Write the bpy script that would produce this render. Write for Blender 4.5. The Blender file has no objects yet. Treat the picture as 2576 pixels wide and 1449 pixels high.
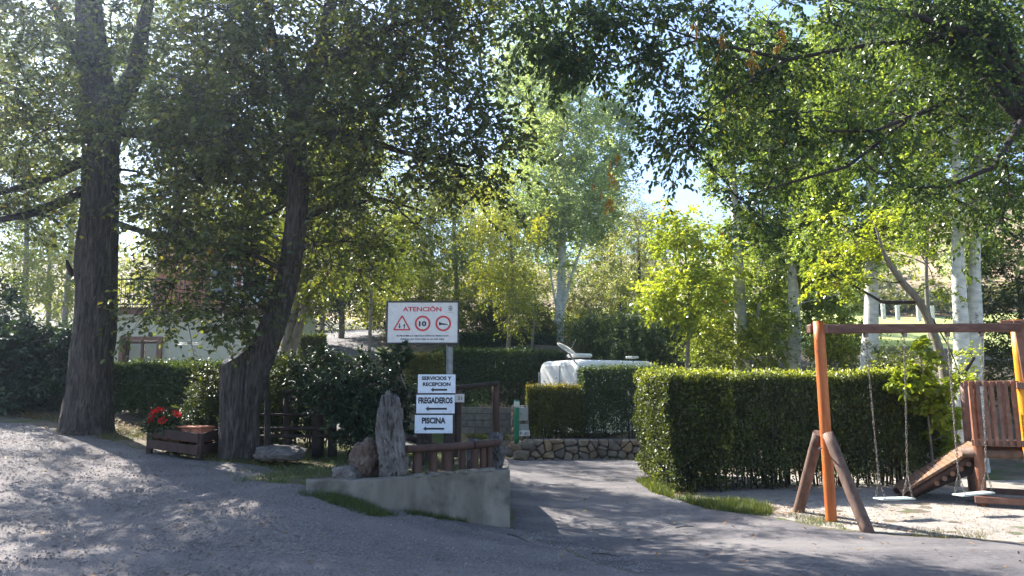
import bpy, bmesh, math, random
import numpy as np
from mathutils import Vector, Matrix, noise as mnoise

random.seed(7)
RNG = np.random.default_rng(7)
S = bpy.context.scene
C = S.collection

# ------------------------------------------------------------------ camera, light, exposure
F = 1860.0; W0, H0 = 1288.0, 724.5; CAMZ = 1.6; TH = math.radians(7.8)
cam_d = bpy.data.cameras.new('camera'); cam = bpy.data.objects.new('camera', cam_d); C.objects.link(cam)
cam_d.sensor_width = 36; cam_d.lens = 36 * F / 2576; cam_d.clip_start = 0.05; cam_d.clip_end = 2000
cam.location = (0, 0, CAMZ); cam.rotation_euler = (math.pi / 2 + TH, 0, 0)
S.camera = cam
S.render.resolution_x, S.render.resolution_y = 1024, 576

SUN_TO = Vector((-0.74, 0.67, 0.86)).normalized()      # direction towards the sun
sun_el = math.asin(SUN_TO.z); sun_az = math.atan2(SUN_TO.x, SUN_TO.y)
w = bpy.data.worlds.new('World'); S.world = w; w.use_nodes = True
nt = w.node_tree; nt.nodes.clear()
sky = nt.nodes.new('ShaderNodeTexSky'); sky.sky_type = 'NISHITA'; sky.sun_disc = False
sky.sun_elevation = sun_el; sky.sun_rotation = sun_az
sky.air_density = 1.0; sky.dust_density = 1.2; sky.ozone_density = 1.0; sky.altitude = 900
bg = nt.nodes.new('ShaderNodeBackground'); bg.inputs['Strength'].default_value = 0.085
wo = nt.nodes.new('ShaderNodeOutputWorld')
nt.links.new(sky.outputs[0], bg.inputs[0]); nt.links.new(bg.outputs[0], wo.inputs[0])
sd = bpy.data.lights.new('sun', 'SUN'); sd.energy = 5.0; sd.angle = math.radians(0.55); sd.color = (1.0, 0.95, 0.86)
so = bpy.data.objects.new('sun', sd); C.objects.link(so)
so.rotation_euler = (-SUN_TO).to_track_quat('-Z', 'Y').to_euler(); so.location = (-20, 20, 25)
S.view_settings.view_transform = 'Standard'; S.view_settings.look = 'None'
S.view_settings.exposure = 2.35; S.view_settings.gamma = 1.0; S.view_settings.use_curve_mapping = False
try:
    cy = S.cycles
    cy.max_bounces = 6; cy.diffuse_bounces = 3; cy.glossy_bounces = 2; cy.transmission_bounces = 4; cy.transparent_max_bounces = 4
    cy.caustics_reflective = False; cy.caustics_refractive = False; cy.use_denoising = True
except Exception:
    pass

GLARE_HAZE = 0.0019
# ------------------------------------------------------------------ places
def P(px, py, Y):
    """pixel of the 2576-wide photograph at world depth Y -> point in the place"""
    u = (px - W0) / F; v = (H0 - py) / F; k = math.cos(TH) - v * math.sin(TH)
    return np.array([u * Y / k, Y, CAMZ + Y * (math.sin(TH) + v * math.cos(TH)) / k])

cp = [(0, 0, 0), (4, 0, 0), (-4, 0, .1), (0, -8, 0), (8, -8, 0), (-8, -8, .2), (8, 3, 0), (-8, 3, .3), (14, 0, 0), (-14, 0, .5),
      (30, -20, 0), (-30, -20, 1), (0, -30, 0)]
for px, py, Y in [(0, 1449, 5.9), (644, 1449, 6.25), (1288, 1449, 6.6), (1900, 1449, 6.65), (2576, 1449, 6.7),
                  (0, 1250, 8.4), (0, 1130, 10.4), (0, 1062, 12.8), (300, 1300, 7.9), (600, 1250, 8.2), (225, 1090, 12.0), (450, 1148, 10.6),
                  (600, 1160, 10.2), (775, 1214, 8.1), (900, 1255, 8.2), (1283, 1330, 9.1), (1100, 1303, 8.7), (1283, 1160, 17), (1610, 1158, 17),
                  (1450, 1250, 11.6), (2092, 1313, 9.3), (2500, 1313, 9.35), (1690, 1245, 11.6), (2350, 1228, 12.5), (2576, 1260, 11.1),
                  (1100, 1100, 22.5), (880, 905, 26), (880, 835, 36), (2200, 925, 23), (2250, 850, 40), (2250, 800, 62), (2350, 650, 115),
                  (1700, 760, 60), (1410, 860, 29), (1350, 880, 27)]:
    cp.append(tuple(P(px, py, Y)))
cp += [(-8, 18, 1.5), (-9, 24, 1.9), (-5, 16, 1.2), (-14, 15, 1.6), (-20, 25, 2.5), (-25, 50, 6), (0, 60, 7), (12, 16, 0), (20, 12, 0),
       (70, 60, 12), (110, 130, 40), (0, 140, 22), (-80, 140, 25), (-90, 40, 8), (90, 0, 2), (-60, -10, 2), (200, 260, 60), (0, 260, 40), (-200, 260, 45),
       (3, 14, -.02), (-.9, 12.5, .1), (7, 20, .2)]
cp = np.array(cp, float)
def _U(r2):
    return np.where(r2 > 1e-9, 0.5 * r2 * np.log(r2 + 1e-12), 0.0)
_n = len(cp); _D = ((cp[:, None, :2] - cp[None, :, :2]) ** 2).sum(-1)
_K = _U(_D) + np.eye(_n) * 0.4; _Pm = np.c_[np.ones(_n), cp[:, :2]]
_A = np.block([[_K, _Pm], [_Pm.T, np.zeros((3, 3))]])
_wt = np.linalg.solve(_A, np.r_[cp[:, 2], np.zeros(3)])
def gz(x, y):
    x = np.asarray(x, float); y = np.asarray(y, float); sh = x.shape; x = x.ravel(); y = y.ravel()
    out = np.empty_like(x)
    for i in range(0, len(x), 40000):
        X = x[i:i + 40000]; Y = y[i:i + 40000]
        d = (X[:, None] - cp[None, :, 0]) ** 2 + (Y[:, None] - cp[None, :, 1]) ** 2
        out[i:i + 40000] = _U(d) @ _wt[:_n] + _wt[_n] + _wt[_n + 1] * X + _wt[_n + 2] * Y
    return out.reshape(sh)
def g1(x, y):
    return float(gz(np.array([x]), np.array([y]))[0])
def G(px, py, y0=4.0, y1=60.0):
    """where the line through a pixel meets the ground"""
    ys = np.arange(y0, y1, 0.05); pts = np.array([P(px, py, 1.0)]) * 1.0
    d = P(px, py, 1.0) - np.array([0, 0, CAMZ])
    X = d[0] * ys; Z = CAMZ + d[2] * ys; h = gz(X, ys)
    i = np.argmax(Z < h)
    if Z[i] >= h[i]: i = len(ys) - 1
    return np.array([X[i], ys[i], h[i]])

# ------------------------------------------------------------------ value noise for numpy
def vnoise(x, y, z=0.0, seed=0):
    x = np.asarray(x, float); y = np.asarray(y, float); z = np.asarray(z, float) + np.zeros_like(x)
    xi = np.floor(x).astype(int); yi = np.floor(y).astype(int); zi = np.floor(z).astype(int)
    fx = x - xi; fy = y - yi; fz = z - zi
    fx = fx * fx * (3 - 2 * fx); fy = fy * fy * (3 - 2 * fy); fz = fz * fz * (3 - 2 * fz)
    def h(a, b, c):
        n = (a * 374761393 + b * 668265263 + c * 1440662683 + seed * 974634777) & 0xffffffff
        n = ((n ^ (n >> 13)) * 1274126177) & 0xffffffff
        return ((n ^ (n >> 16)) & 0xffff) / 65535.0
    r = 0
    for dx in (0, 1):
        for dy in (0, 1):
            for dz in (0, 1):
                r = r + h(xi + dx, yi + dy, zi + dz) * (fx if dx else 1 - fx) * (fy if dy else 1 - fy) * (fz if dz else 1 - fz)
    return r * 2 - 1
def fbm(x, y, z=0.0, seed=0, o=3):
    r = 0; a = 1.0
    for i in range(o):
        r = r + a * vnoise(np.asarray(x) * 2 ** i, np.asarray(y) * 2 ** i, np.asarray(z) * 2 ** i, seed + i); a *= .5
    return r

# ------------------------------------------------------------------ materials
def new_mat(name):
    m = bpy.data.materials.new(name); m.use_nodes = True; m.node_tree.nodes.clear(); return m, m.node_tree
def N(nt, t, **kw):
    n = nt.nodes.new(t)
    for k, v in kw.items(): setattr(n, k, v)
    return n
def ramp(nt, fac, stops):
    r = N(nt, 'ShaderNodeValToRGB'); e = r.color_ramp.elements
    while len(e) < len(stops): e.new(0.5)
    for i, (p, c) in enumerate(stops):
        e[i].position = p; e[i].color = (*c, 1)
    nt.links.new(fac, r.inputs[0]); return r.outputs[0]
def noise(nt, scale, detail=4, rough=.55, stretch=None, dist=0.0):
    tc = N(nt, 'ShaderNodeTexCoord'); n = N(nt, 'ShaderNodeTexNoise')
    n.inputs['Scale'].default_value = scale; n.inputs['Detail'].default_value = detail; n.inputs['Roughness'].default_value = rough
    n.inputs['Distortion'].default_value = dist
    if stretch:
        mp = N(nt, 'ShaderNodeMapping'); mp.inputs['Scale'].default_value = stretch
        nt.links.new(tc.outputs['Object'], mp.inputs[0]); nt.links.new(mp.outputs[0], n.inputs['Vector'])
    else:
        nt.links.new(tc.outputs['Object'], n.inputs['Vector'])
    return n.outputs['Fac']
def mixc(nt, f, a, b, mode='MIX'):
    m = N(nt, 'ShaderNodeMix', data_type='RGBA', blend_type=mode)
    for sock, v in ((m.inputs[0], f), (m.inputs[6], a), (m.inputs[7], b)):
        if isinstance(v, (int, float)): sock.default_value = v
        elif isinstance(v, tuple): sock.default_value = (*v, 1)
        else: nt.links.new(v, sock)
    return m.outputs[2]
def surf(name, stops, scale=8, detail=5, rough=.8, bump=.3, bscale=40, bdist=.01, stretch=None, spec=.3, metallic=0, second=None, dist=0.0, vary=0):
    """noise-coloured rough surface; second = (scale, lo, hi, colour) adds patches of a second colour"""
    m, nt = new_mat(name)
    col = ramp(nt, noise(nt, scale, detail, .6, stretch, dist), stops)
    if second:
        f = ramp(nt, noise(nt, second[0], 6, .6, second[4] if len(second) > 4 else None), [(second[1], (0, 0, 0)), (second[2], (1, 1, 1))])
        col = mixc(nt, f, col, second[3])
    if vary:
        oi = N(nt, 'ShaderNodeObjectInfo'); hs = N(nt, 'ShaderNodeHueSaturation'); mr = N(nt, 'ShaderNodeMapRange'); mr.inputs[3].default_value = 1 - vary; mr.inputs[4].default_value = 1 + vary
        nt.links.new(oi.outputs['Random'], mr.inputs[0]); nt.links.new(mr.outputs[0], hs.inputs['Value']); nt.links.new(mr.outputs[0], hs.inputs['Saturation']); nt.links.new(col, hs.inputs['Color']); col = hs.outputs[0]
    b = N(nt, 'ShaderNodeBsdfPrincipled'); nt.links.new(col, b.inputs['Base Color'])
    b.inputs['Roughness'].default_value = rough; b.inputs['Specular IOR Level'].default_value = spec; b.inputs['Metallic'].default_value = metallic
    if bump:
        bn = N(nt, 'ShaderNodeBump'); bn.inputs['Strength'].default_value = bump; bn.inputs['Distance'].default_value = bdist
        nt.links.new(noise(nt, bscale, 6, .65, stretch), bn.inputs['Height']); nt.links.new(bn.outputs[0], b.inputs['Normal'])
    o = N(nt, 'ShaderNodeOutputMaterial'); nt.links.new(b.outputs[0], o.inputs[0]); return m
def leafmat(name, stops, trans=.42, rough=.42, tboost=(1.25, 1.2, .55), spec=.5):
    m, nt = new_mat(name)
    a = N(nt, 'ShaderNodeAttribute', attribute_name='tint')
    col = ramp(nt, a.outputs['Fac'], stops)
    b = N(nt, 'ShaderNodeBsdfPrincipled'); nt.links.new(col, b.inputs['Base Color'])
    b.inputs['Roughness'].default_value = rough; b.inputs['Specular IOR Level'].default_value = spec
    t = N(nt, 'ShaderNodeBsdfTranslucent'); nt.links.new(mixc(nt, 1.0, col, tboost, 'MULTIPLY'), t.inputs[0])
    mx = N(nt, 'ShaderNodeMixShader'); mx.inputs[0].default_value = trans
    nt.links.new(b.outputs[0], mx.inputs[1]); nt.links.new(t.outputs[0], mx.inputs[2])
    o = N(nt, 'ShaderNodeOutputMaterial'); nt.links.new(mx.outputs[0], o.inputs[0]); return m
def plain(name, c, rough=.6, spec=.4, metallic=0):
    m, nt = new_mat(name); b = N(nt, 'ShaderNodeBsdfPrincipled')
    col = mixc(nt, ramp(nt, noise(nt, 14, 4), [(.35, (0, 0, 0)), (.8, (1, 1, 1))]), tuple(c), tuple(v * .82 for v in c))
    nt.links.new(col, b.inputs['Base Color'])
    b.inputs['Roughness'].default_value = rough; b.inputs['Specular IOR Level'].default_value = spec; b.inputs['Metallic'].default_value = metallic
    o = N(nt, 'ShaderNodeOutputMaterial'); nt.links.new(b.outputs[0], o.inputs[0]); return m

M = {}
M['soil'] = surf('soil', [(.3, (.07, .055, .038)), (.55, (.12, .095, .065)), (.75, (.18, .145, .10))], 3, 6, .95, .6, 30, .03, second=(1.1, .5, .62, (.06, .085, .02)))
M['gravel'] = surf('gravel_surface', [(.3, (.095, .082, .082)), (.5, (.155, .136, .134)), (.72, (.26, .232, .225)), ], 34, 10, .95, 1.0, 50, .035, second=(1.4, .42, .62, (.21, .185, .178), (.28, 1.5, 1)))
M['asphalt'] = surf('worn_asphalt', [(.3, (.070, .064, .068)), (.6, (.112, .102, .106)), (.8, (.20, .186, .186))], 16, 10, .9, 1.0, 70, .014, second=(1.1, .46, .62, (.16, .146, .142), (.35, 1.3, 1)))
M['sand'] = surf('pale_sand', [(.3, (.20, .17, .145)), (.55, (.29, .255, .22)), (.8, (.40, .36, .32))], 12, 8, .95, .8, 45, .02, second=(1.1, .5, .7, (.21, .18, .15)))
M['meadow'] = surf('mown_meadow', [(.3, (.26, .30, .08)), (.55, (.34, .37, .12)), (.8, (.42, .42, .18))], .5, 8, .95, .5, 5, .1)
M['hill'] = surf('dry_hillside', [(.3, (.12, .10, .045)), (.5, (.25, .18, .10)), (.7, (.36, .27, .16))], .09, 8, .95, .6, 1.2, .4)
M['concrete'] = surf('old_concrete', [(.3, (.12, .103, .085)), (.55, (.185, .163, .137)), (.8, (.26, .232, .195))], 3.5, 10, .9, .8, 30, .012, stretch=(1, 1, .35), second=(2.6, .5, .66, (.095, .083, .07)), dist=.5)
M['blocks'] = surf('grey_blocks', [(.3, (.15, .13, .10)), (.7, (.26, .235, .19))], 9, 8, .9, .6, 60, .006, vary=.12)
M['mortar'] = surf('mortar', [(.3, (.09, .08, .07)), (.7, (.15, .135, .12))], 12, 6, .95, .6, 50, .01)
M['stone'] = surf('wall_stone', [(.25, (.13, .09, .06)), (.5, (.24, .18, .125)), (.8, (.38, .32, .25))], 4, 7, .9, .8, 30, .015, vary=.35)
M['rock'] = surf('pitted_rock', [(.3, (.085, .072, .065)), (.5, (.155, .135, .125)), (.8, (.26, .24, .23))], 5, 8, .95, 1.0, 22, .03, dist=.6)
M['redrock'] = surf('red_rock', [(.3, (.075, .048, .038)), (.5, (.145, .098, .078)), (.8, (.25, .20, .17))], 4, 8, .95, 1.0, 22, .03, dist=.6)
M['darkrock'] = surf('dark_rock', [(.3, (.05, .045, .045)), (.55, (.12, .11, .11)), (.85, (.24, .22, .21))], 6, 8, .95, 1.0, 25, .03, dist=.6)
M['bark'] = surf('furrowed_bark', [(.32, (.020, .017, .015)), (.5, (.075, .062, .054)), (.72, (.175, .15, .13))], 8, 9, .95, 1.0, 18, .07, stretch=(3.4, 3.4, .5), dist=1.0)
M['branch'] = surf('dark_branch_bark', [(.3, (.022, .018, .016)), (.7, (.058, .046, .040))], 14, 5, .95, .5, 30, .01)
M['poplarbark'] = surf('white_poplar_bark', [(.3, (.30, .30, .26)), (.55, (.52, .52, .47)), (.8, (.66, .66, .61))], 5, 6, .8, .5, 20, .01, stretch=(1, 1, 2.2), second=(3.5, .62, .72, (.07, .06, .05)))
M['greybark'] = surf('grey_bark', [(.3, (.12, .10, .08)), (.7, (.26, .23, .19))], 10, 6, .9, .6, 30, .01, stretch=(2, 2, .5))
M['cutwood'] = surf('weathered_cut_wood', [(.3, (.32, .27, .24)), (.7, (.52, .46, .42))], 22, 6, .9, .5, 60, .004)
M['log'] = surf('stained_log', [(.3, (.035, .018, .013)), (.55, (.07, .036, .027)), (.8, (.12, .068, .052))], 6, 7, .7, .5, 28, .006, stretch=(1.5, 1.5, .35))
M['darklog'] = surf('dark_weathered_post', [(.3, (.02, .014, .012)), (.7, (.06, .042, .036))], 8, 7, .8, .5, 28, .006)
M['brace'] = surf('brown_brace_log', [(.3, (.065, .036, .025)), (.55, (.13, .078, .058)), (.8, (.20, .13, .10))], 7, 7, .7, .4, 30, .005, stretch=(2, 2, .5))
M['orange'] = surf('orange_varnished_log', [(.3, (.26, .055, .008)), (.55, (.42, .105, .014)), (.85, (.56, .17, .025))], 9, 8, .5, .5, 34, .006, stretch=(2.4, 2.4, .22), spec=.5, second=(5, .62, .72, (.14, .045, .015)))
M['yelloworange'] = surf('amber_varnished_log', [(.3, (.60, .20, .01)), (.7, (.80, .33, .015))], 6, 6, .45, .3, 30, .004, stretch=(2, 2, .3), spec=.5)
M['brownpaint'] = surf('brown_painted_wood', [(.3, (.13, .058, .038)), (.55, (.21, .105, .072)), (.85, (.31, .175, .13))], 9, 8, .6, .5, 40, .005, vary=.18)
M['beam'] = surf('swing_beam_wood', [(.3, (.07, .030, .022)), (.55, (.135, .062, .045)), (.85, (.24, .13, .10))], 9, 8, .6, .6, 40, .006, stretch=(.4, 2, 2))
M['palewood'] = surf('worn_pale_plank', [(.3, (.10, .055, .036)), (.7, (.21, .125, .08))], 9, 7, .75, .4, 40, .004, vary=.2)
M['chain'] = surf('rusty_chain_steel', [(.3, (.10, .08, .07)), (.7, (.25, .21, .18))], 30, 4, .55, .2, 90, .002, metallic=.4)
M['seat'] = plain('pale_swing_seat', (.42, .50, .48), .5)
M['steel'] = surf('galvanised_steel', [(.3, (.15, .155, .16)), (.7, (.26, .27, .275))], 12, 5, .6, .1, 40, .002, metallic=.3)
M['signwhite'] = plain('sign_face_white', (.66, .63, .62), .4)
M['signblue'] = plain('cool_white_sign_face', (.62, .66, .74), .4)
M['signframe'] = plain('sign_frame_black', (.03, .026, .026), .4)
M['red'] = plain('sign_red', (.55, .03, .035), .4)
M['black'] = plain('sign_black', (.015, .015, .025), .4)
M['greyink'] = plain('faded_grey_ink', (.30, .28, .27), .5)
M['pinkink'] = plain('faded_pink_ink', (.55, .42, .40), .5)
M['green'] = plain('green_paint', (.004, .16, .075), .4)
M['lampwhite'] = plain('lamp_cover_white', (.62, .62, .56), .3)
M['greybox'] = plain('meter_box_grey', (.30, .30, .28), .5)
M['render'] = surf('cream_render', [(.3, (.50, .465, .35)), (.7, (.58, .545, .42))], 2, 6, .9, .2, 60, .003)
M['brick'] = surf('red_brick', [(.3, (.17, .085, .06)), (.7, (.29, .155, .11))], 9, 4, .9, .5, 60, .004)
M['brickband'] = M['brick']
M['orangewall'] = surf('orange_plaster', [(.3, (.34, .13, .075)), (.7, (.45, .20, .12))], 3, 5, .9, .2, 60, .003)
M['roof'] = surf('pale_roof', [(.3, (.42, .42, .42)), (.7, (.58, .58, .57))], 4, 5, .8, .3, 30, .01)
M['windowwood'] = plain('brown_window_wood', (.10, .035, .025), .5)
def glassmat():
    m, nt = new_mat('window_glass'); b = N(nt, 'ShaderNodeBsdfPrincipled')
    b.inputs['Base Color'].default_value = (.03, .035, .03, 1); b.inputs['Roughness'].default_value = .06; b.inputs['Specular IOR Level'].default_value = .8
    o = N(nt, 'ShaderNodeOutputMaterial'); nt.links.new(b.outputs[0], o.inputs[0]); return m
M['glass'] = glassmat()
M['caravan'] = surf('caravan_white', [(.3, (.60, .585, .55)), (.7, (.72, .71, .68))], 3, 7, .5, .1, 30, .002, spec=.5, second=(3, .6, .8, (.45, .43, .39)))
M['caravantrim'] = plain('caravan_trim_grey', (.35, .36, .37), .4)
M['dish'] = plain('dish_grey', (.62, .60, .55), .5)
M['terracotta'] = surf('terracotta_trough', [(.3, (.26, .085, .05)), (.7, (.38, .15, .09))], 8, 5, .85, .3, 40, .004)
M['box'] = surf('planter_wood', [(.3, (.024, .014, .011)), (.7, (.066, .036, .028))], 8, 6, .8, .5, 30, .006)
M['petal'] = leafmat('geranium_petals', [(0, (.42, .005, .008)), (1, (.75, .02, .02))], .35, .5, (1.1, .6, .6))
M['plastic'] = plain('white_plastic', (.75, .75, .74), .4)
M['pebble'] = surf('pebbles', [(.3, (.085, .074, .070)), (.7, (.24, .215, .205))], 3, 3, .9, .2, 60, .002)
# leaves
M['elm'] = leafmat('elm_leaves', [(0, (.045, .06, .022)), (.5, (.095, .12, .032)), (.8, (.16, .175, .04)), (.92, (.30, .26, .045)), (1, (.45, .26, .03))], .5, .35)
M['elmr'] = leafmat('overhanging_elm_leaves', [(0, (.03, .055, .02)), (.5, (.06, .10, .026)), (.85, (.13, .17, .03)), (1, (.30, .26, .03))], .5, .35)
M['orangeleaf'] = leafmat('withered_orange_leaves', [(0, (.24, .11, .012)), (.5, (.40, .22, .02)), (1, (.50, .34, .03))], .4, tboost=(1.1, 1, .6))
M['poplar'] = leafmat('poplar_leaves', [(0, (.12, .17, .05)), (.5, (.27, .34, .11)), (.8, (.44, .50, .20)), (1, (.72, .72, .55))], .52, .26, tboost=(1.15, 1.15, .7), spec=.7)
M['poplarhi'] = leafmat('bright_poplar_leaves', [(0, (.08, .12, .03)), (.45, (.20, .27, .055)), (.75, (.36, .43, .10)), (.9, (.52, .55, .22)), (1, (.68, .68, .48))], .5, .26, spec=.7)
M['acacia'] = leafmat('acacia_leaves', [(0, (.09, .12, .02)), (.45, (.22, .27, .035)), (.8, (.38, .40, .05)), (1, (.62, .50, .06))], .5, .33)
M['yellow'] = leafmat('yellowing_leaves', [(0, (.13, .17, .025)), (.5, (.31, .34, .04)), (.85, (.50, .44, .04)), (1, (.64, .46, .03))], .5, .33)
M['willow'] = leafmat('willow_leaves', [(0, (.16, .19, .07)), (.5, (.32, .34, .12)), (1, (.52, .50, .24))], .45, .33)
M['lime'] = leafmat('lime_green_leaves', [(0, (.15, .20, .02)), (.5, (.32, .38, .04)), (.93, (.52, .54, .08)), (1, (.45, .16, .03))], .5, .3)
M['conifer'] = leafmat('dark_conifer_sprays', [(0, (.04, .07, .022)), (.6, (.10, .14, .035)), (1, (.22, .25, .07))], .35, .5)
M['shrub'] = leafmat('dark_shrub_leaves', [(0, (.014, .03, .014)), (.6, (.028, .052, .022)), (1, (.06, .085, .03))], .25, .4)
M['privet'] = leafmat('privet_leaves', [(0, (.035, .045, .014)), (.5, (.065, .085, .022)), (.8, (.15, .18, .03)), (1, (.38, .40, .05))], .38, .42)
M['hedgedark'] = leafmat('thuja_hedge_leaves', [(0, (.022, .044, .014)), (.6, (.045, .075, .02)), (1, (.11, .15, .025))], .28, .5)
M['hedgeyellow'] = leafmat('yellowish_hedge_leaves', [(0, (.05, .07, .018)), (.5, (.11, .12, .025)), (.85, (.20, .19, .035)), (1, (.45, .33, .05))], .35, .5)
M['grass'] = leafmat('grass_blades', [(0, (.035, .055, .014)), (.6, (.085, .12, .025)), (1, (.25, .24, .08))], .4, .5)
M['drygrass'] = leafmat('dry_grass_blades', [(0, (.05, .06, .015)), (.5, (.13, .12, .04)), (1, (.32, .27, .13))], .35, .6)
M['litter'] = leafmat('fallen_leaf_litter', [(0, (.07, .035, .015)), (.6, (.2, .11, .04)), (.9, (.34, .17, .04)), (1, (.5, .38, .05))], .15, .7)

# ------------------------------------------------------------------ object helpers
def link(o, parent=None):
    C.objects.link(o)
    if parent is not None:
        o.parent = parent; o.matrix_parent_inverse = parent.matrix_world.inverted() if False else Matrix.Translation(-parent.location)
    return o
def thing(name, label, cat, loc=(0, 0, 0), group=None):
    o = bpy.data.objects.new(name, None); C.objects.link(o); o.location = loc; o.empty_display_size = .2
    o['label'] = label; o['category'] = cat
    if group: o['group'] = group
    return o
def tag(o, label, cat, group=None):
    o['label'] = label; o['category'] = cat
    if group: o['group'] = group
    return o
def kind(o, k, label=None):
    o['kind'] = k
    if label: o['label'] = label
    return o
def mesh(name, V, Fs, mat=None, parent=None, tint=None, smooth=False, mats=None, midx=None):
    """V (n,3); Fs a list of integer arrays (m,k), one per polygon size"""
    if isinstance(Fs, np.ndarray): Fs = [Fs]
    me = bpy.data.meshes.new(name); V = np.ascontiguousarray(V, np.float32)
    me.vertices.add(len(V)); me.vertices.foreach_set('co', V.ravel())
    loops = np.concatenate([f.ravel() for f in Fs]).astype(np.int32)
    tot = np.concatenate([np.full(len(f), f.shape[1]) for f in Fs]).astype(np.int32)
    st = np.r_[0, np.cumsum(tot)[:-1]].astype(np.int32)
    me.loops.add(len(loops)); me.loops.foreach_set('vertex_index', loops)
    me.polygons.add(len(tot)); me.polygons.foreach_set('loop_start', st); me.polygons.foreach_set('loop_total', tot)
    me.polygons.foreach_set('use_smooth', np.full(len(tot), smooth))
    if tint is not None:
        a = me.attributes.new('tint', 'FLOAT', 'POINT'); a.data.foreach_set('value', np.ascontiguousarray(tint, np.float32))
    for m in (mats or ([mat] if mat else [])): me.materials.append(m)
    if midx is not None: me.polygons.foreach_set('material_index', np.asarray(midx, np.int32))
    me.update(calc_edges=True); me.validate()
    return link(bpy.data.objects.new(name, me), parent)
def bmobj(name, bm, mat, parent=None, smooth=False):
    bmesh.ops.recalc_face_normals(bm, faces=bm.faces[:])
    me = bpy.data.meshes.new(name); bm.to_mesh(me); bm.free()
    if smooth:
        for p in me.polygons: p.use_smooth = True
    if mat: me.materials.append(mat)
    return link(bpy.data.objects.new(name, me), parent)
def add_box(bm, c, s, R=None, bev=0.0):
    r = bmesh.ops.create_cube(bm, size=1.0); vs = r['verts']
    mt = Matrix.Translation(Vector(c)) @ (R.to_4x4() if R is not None else Matrix()) @ Matrix.Diagonal((*s, 1))
    bmesh.ops.transform(bm, matrix=mt, verts=vs)
    if bev:
        es = set(e for v in vs for e in v.link_edges)
        bmesh.ops.bevel(bm, geom=list(es), offset=bev, segments=1, affect='EDGES')
def box(name, c, s, mat, parent=None, R=None, bev=.004):
    bm = bmesh.new(); add_box(bm, c, s, R, bev); return bmobj(name, bm, mat, parent)
def barR(a, b, up=(0, 0, 1)):
    """rotation with local x along a->b"""
    x = (Vector(b) - Vector(a)).normalized(); z = Vector(up); y = z.cross(x)
    if y.length < 1e-4: y = Vector((0, 1, 0))
    y.normalize(); z = x.cross(y); return Matrix((x, y, z)).transposed()
def plank(name, a, b, wd, th, mat, parent=None, up=(0, 0, 1), bev=.004):
    a = Vector(a); b = Vector(b)
    return box(name, (a + b) / 2, ((b - a).length, wd, th), mat, parent, barR(a, b, up), bev)
def tubes(lines, sides, caps=False, wob=0.0, seed=0, ridge=None):
    """lines: list of (pts (n,3), radii (n)); returns V, [F...]"""
    VV = []; F4 = []; F3 = []; off = 0; caplist = []
    ang = np.arange(sides) * 2 * math.pi / sides
    for li, (p, r) in enumerate(lines):
        p = np.asarray(p, float); r = np.asarray(r, float); n = len(p)
        t = np.gradient(p, axis=0); t /= np.linalg.norm(t, axis=1)[:, None] + 1e-9
        ref = np.array([1.0, 0, 0]) if abs(t[0, 0]) < .8 else np.array([0, 1.0, 0])
        u = np.cross(t, ref); u /= np.linalg.norm(u, axis=1)[:, None] + 1e-9; v = np.cross(t, u)
        rr = r[:, None] * np.ones(sides)[None]
        if wob or ridge:
            ax = np.cos(ang)[None] + 0 * rr; ay = np.sin(ang)[None] + 0 * rr; hz = np.cumsum(np.r_[0, np.linalg.norm(np.diff(p, axis=0), axis=1)])[:, None] + 0 * rr
            if wob: rr = rr * (1 + wob * fbm(ax * 1.3 + li * 7.1, ay * 1.3, hz * 1.1, seed))
            if ridge: rr = rr + ridge * (1 - 2 * np.abs(vnoise(ax * 7, ay * 7, hz * 1.3 + 3, seed + 5))) + ridge * .6 * vnoise(ax * 14, ay * 14, hz * 4, seed + 9)
        V = p[:, None, :] + rr[..., None] * (np.cos(ang)[None, :, None] * u[:, None, :] + np.sin(ang)[None, :, None] * v[:, None, :])
        VV.append(V.reshape(-1, 3))
        i = np.arange(n - 1)[:, None] * sides + np.arange(sides)[None]; j = np.arange(n - 1)[:, None] * sides + (np.arange(sides)[None] + 1) % sides
        F4.append((np.stack([i, j, j + sides, i + sides], -1).reshape(-1, 4) + off))
        if caps:
            caplist.append(off + np.arange(sides)[::-1]); caplist.append(off + (n - 1) * sides + np.arange(sides))
        off += n * sides
    Fs = [np.concatenate(F4)]
    if caps: Fs.append(np.array(caplist))
    return np.concatenate(VV), Fs
def log(name, pts, r, mat, parent=None, sides=14, wob=.03, seed=0, nseg=6, caps=True):
    pts = np.array(pts, float)
    if np.isscalar(r): r = [r] * len(pts)
    t = np.linspace(0, len(pts) - 1, max(len(pts), nseg)); P2 = np.stack([np.interp(t, range(len(pts)), pts[:, k]) for k in range(3)], 1)
    r2 = np.interp(t, range(len(pts)), r)
    V, Fs = tubes([(P2, r2)], sides, caps, wob, seed)
    n4 = len(Fs[0]); o = mesh(name, V, Fs, mat, parent)
    sm = np.zeros(len(o.data.polygons), bool); sm[:n4] = True; o.data.polygons.foreach_set('use_smooth', sm)
    return o
def smoothpath(pts, n):
    """catmull-rom through (x,y,z,r) rows"""
    p = np.array(pts, float); m = len(p); p = np.vstack([2 * p[0] - p[1], p, 2 * p[-1] - p[-2]])
    out = []
    for t in np.linspace(0, m - 1 - 1e-6, n):
        i = int(t); f = t - i; a, b, c, d = p[i], p[i + 1], p[i + 2], p[i + 3]
        out.append(.5 * ((2 * b) + (c - a) * f + (2 * a - 5 * b + 4 * c - d) * f * f + (3 * b - a - 3 * c + d) * f ** 3))
    return np.array(out)
def nrm(v): return v / (np.linalg.norm(v, axis=-1, keepdims=True) + 1e-9)

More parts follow.
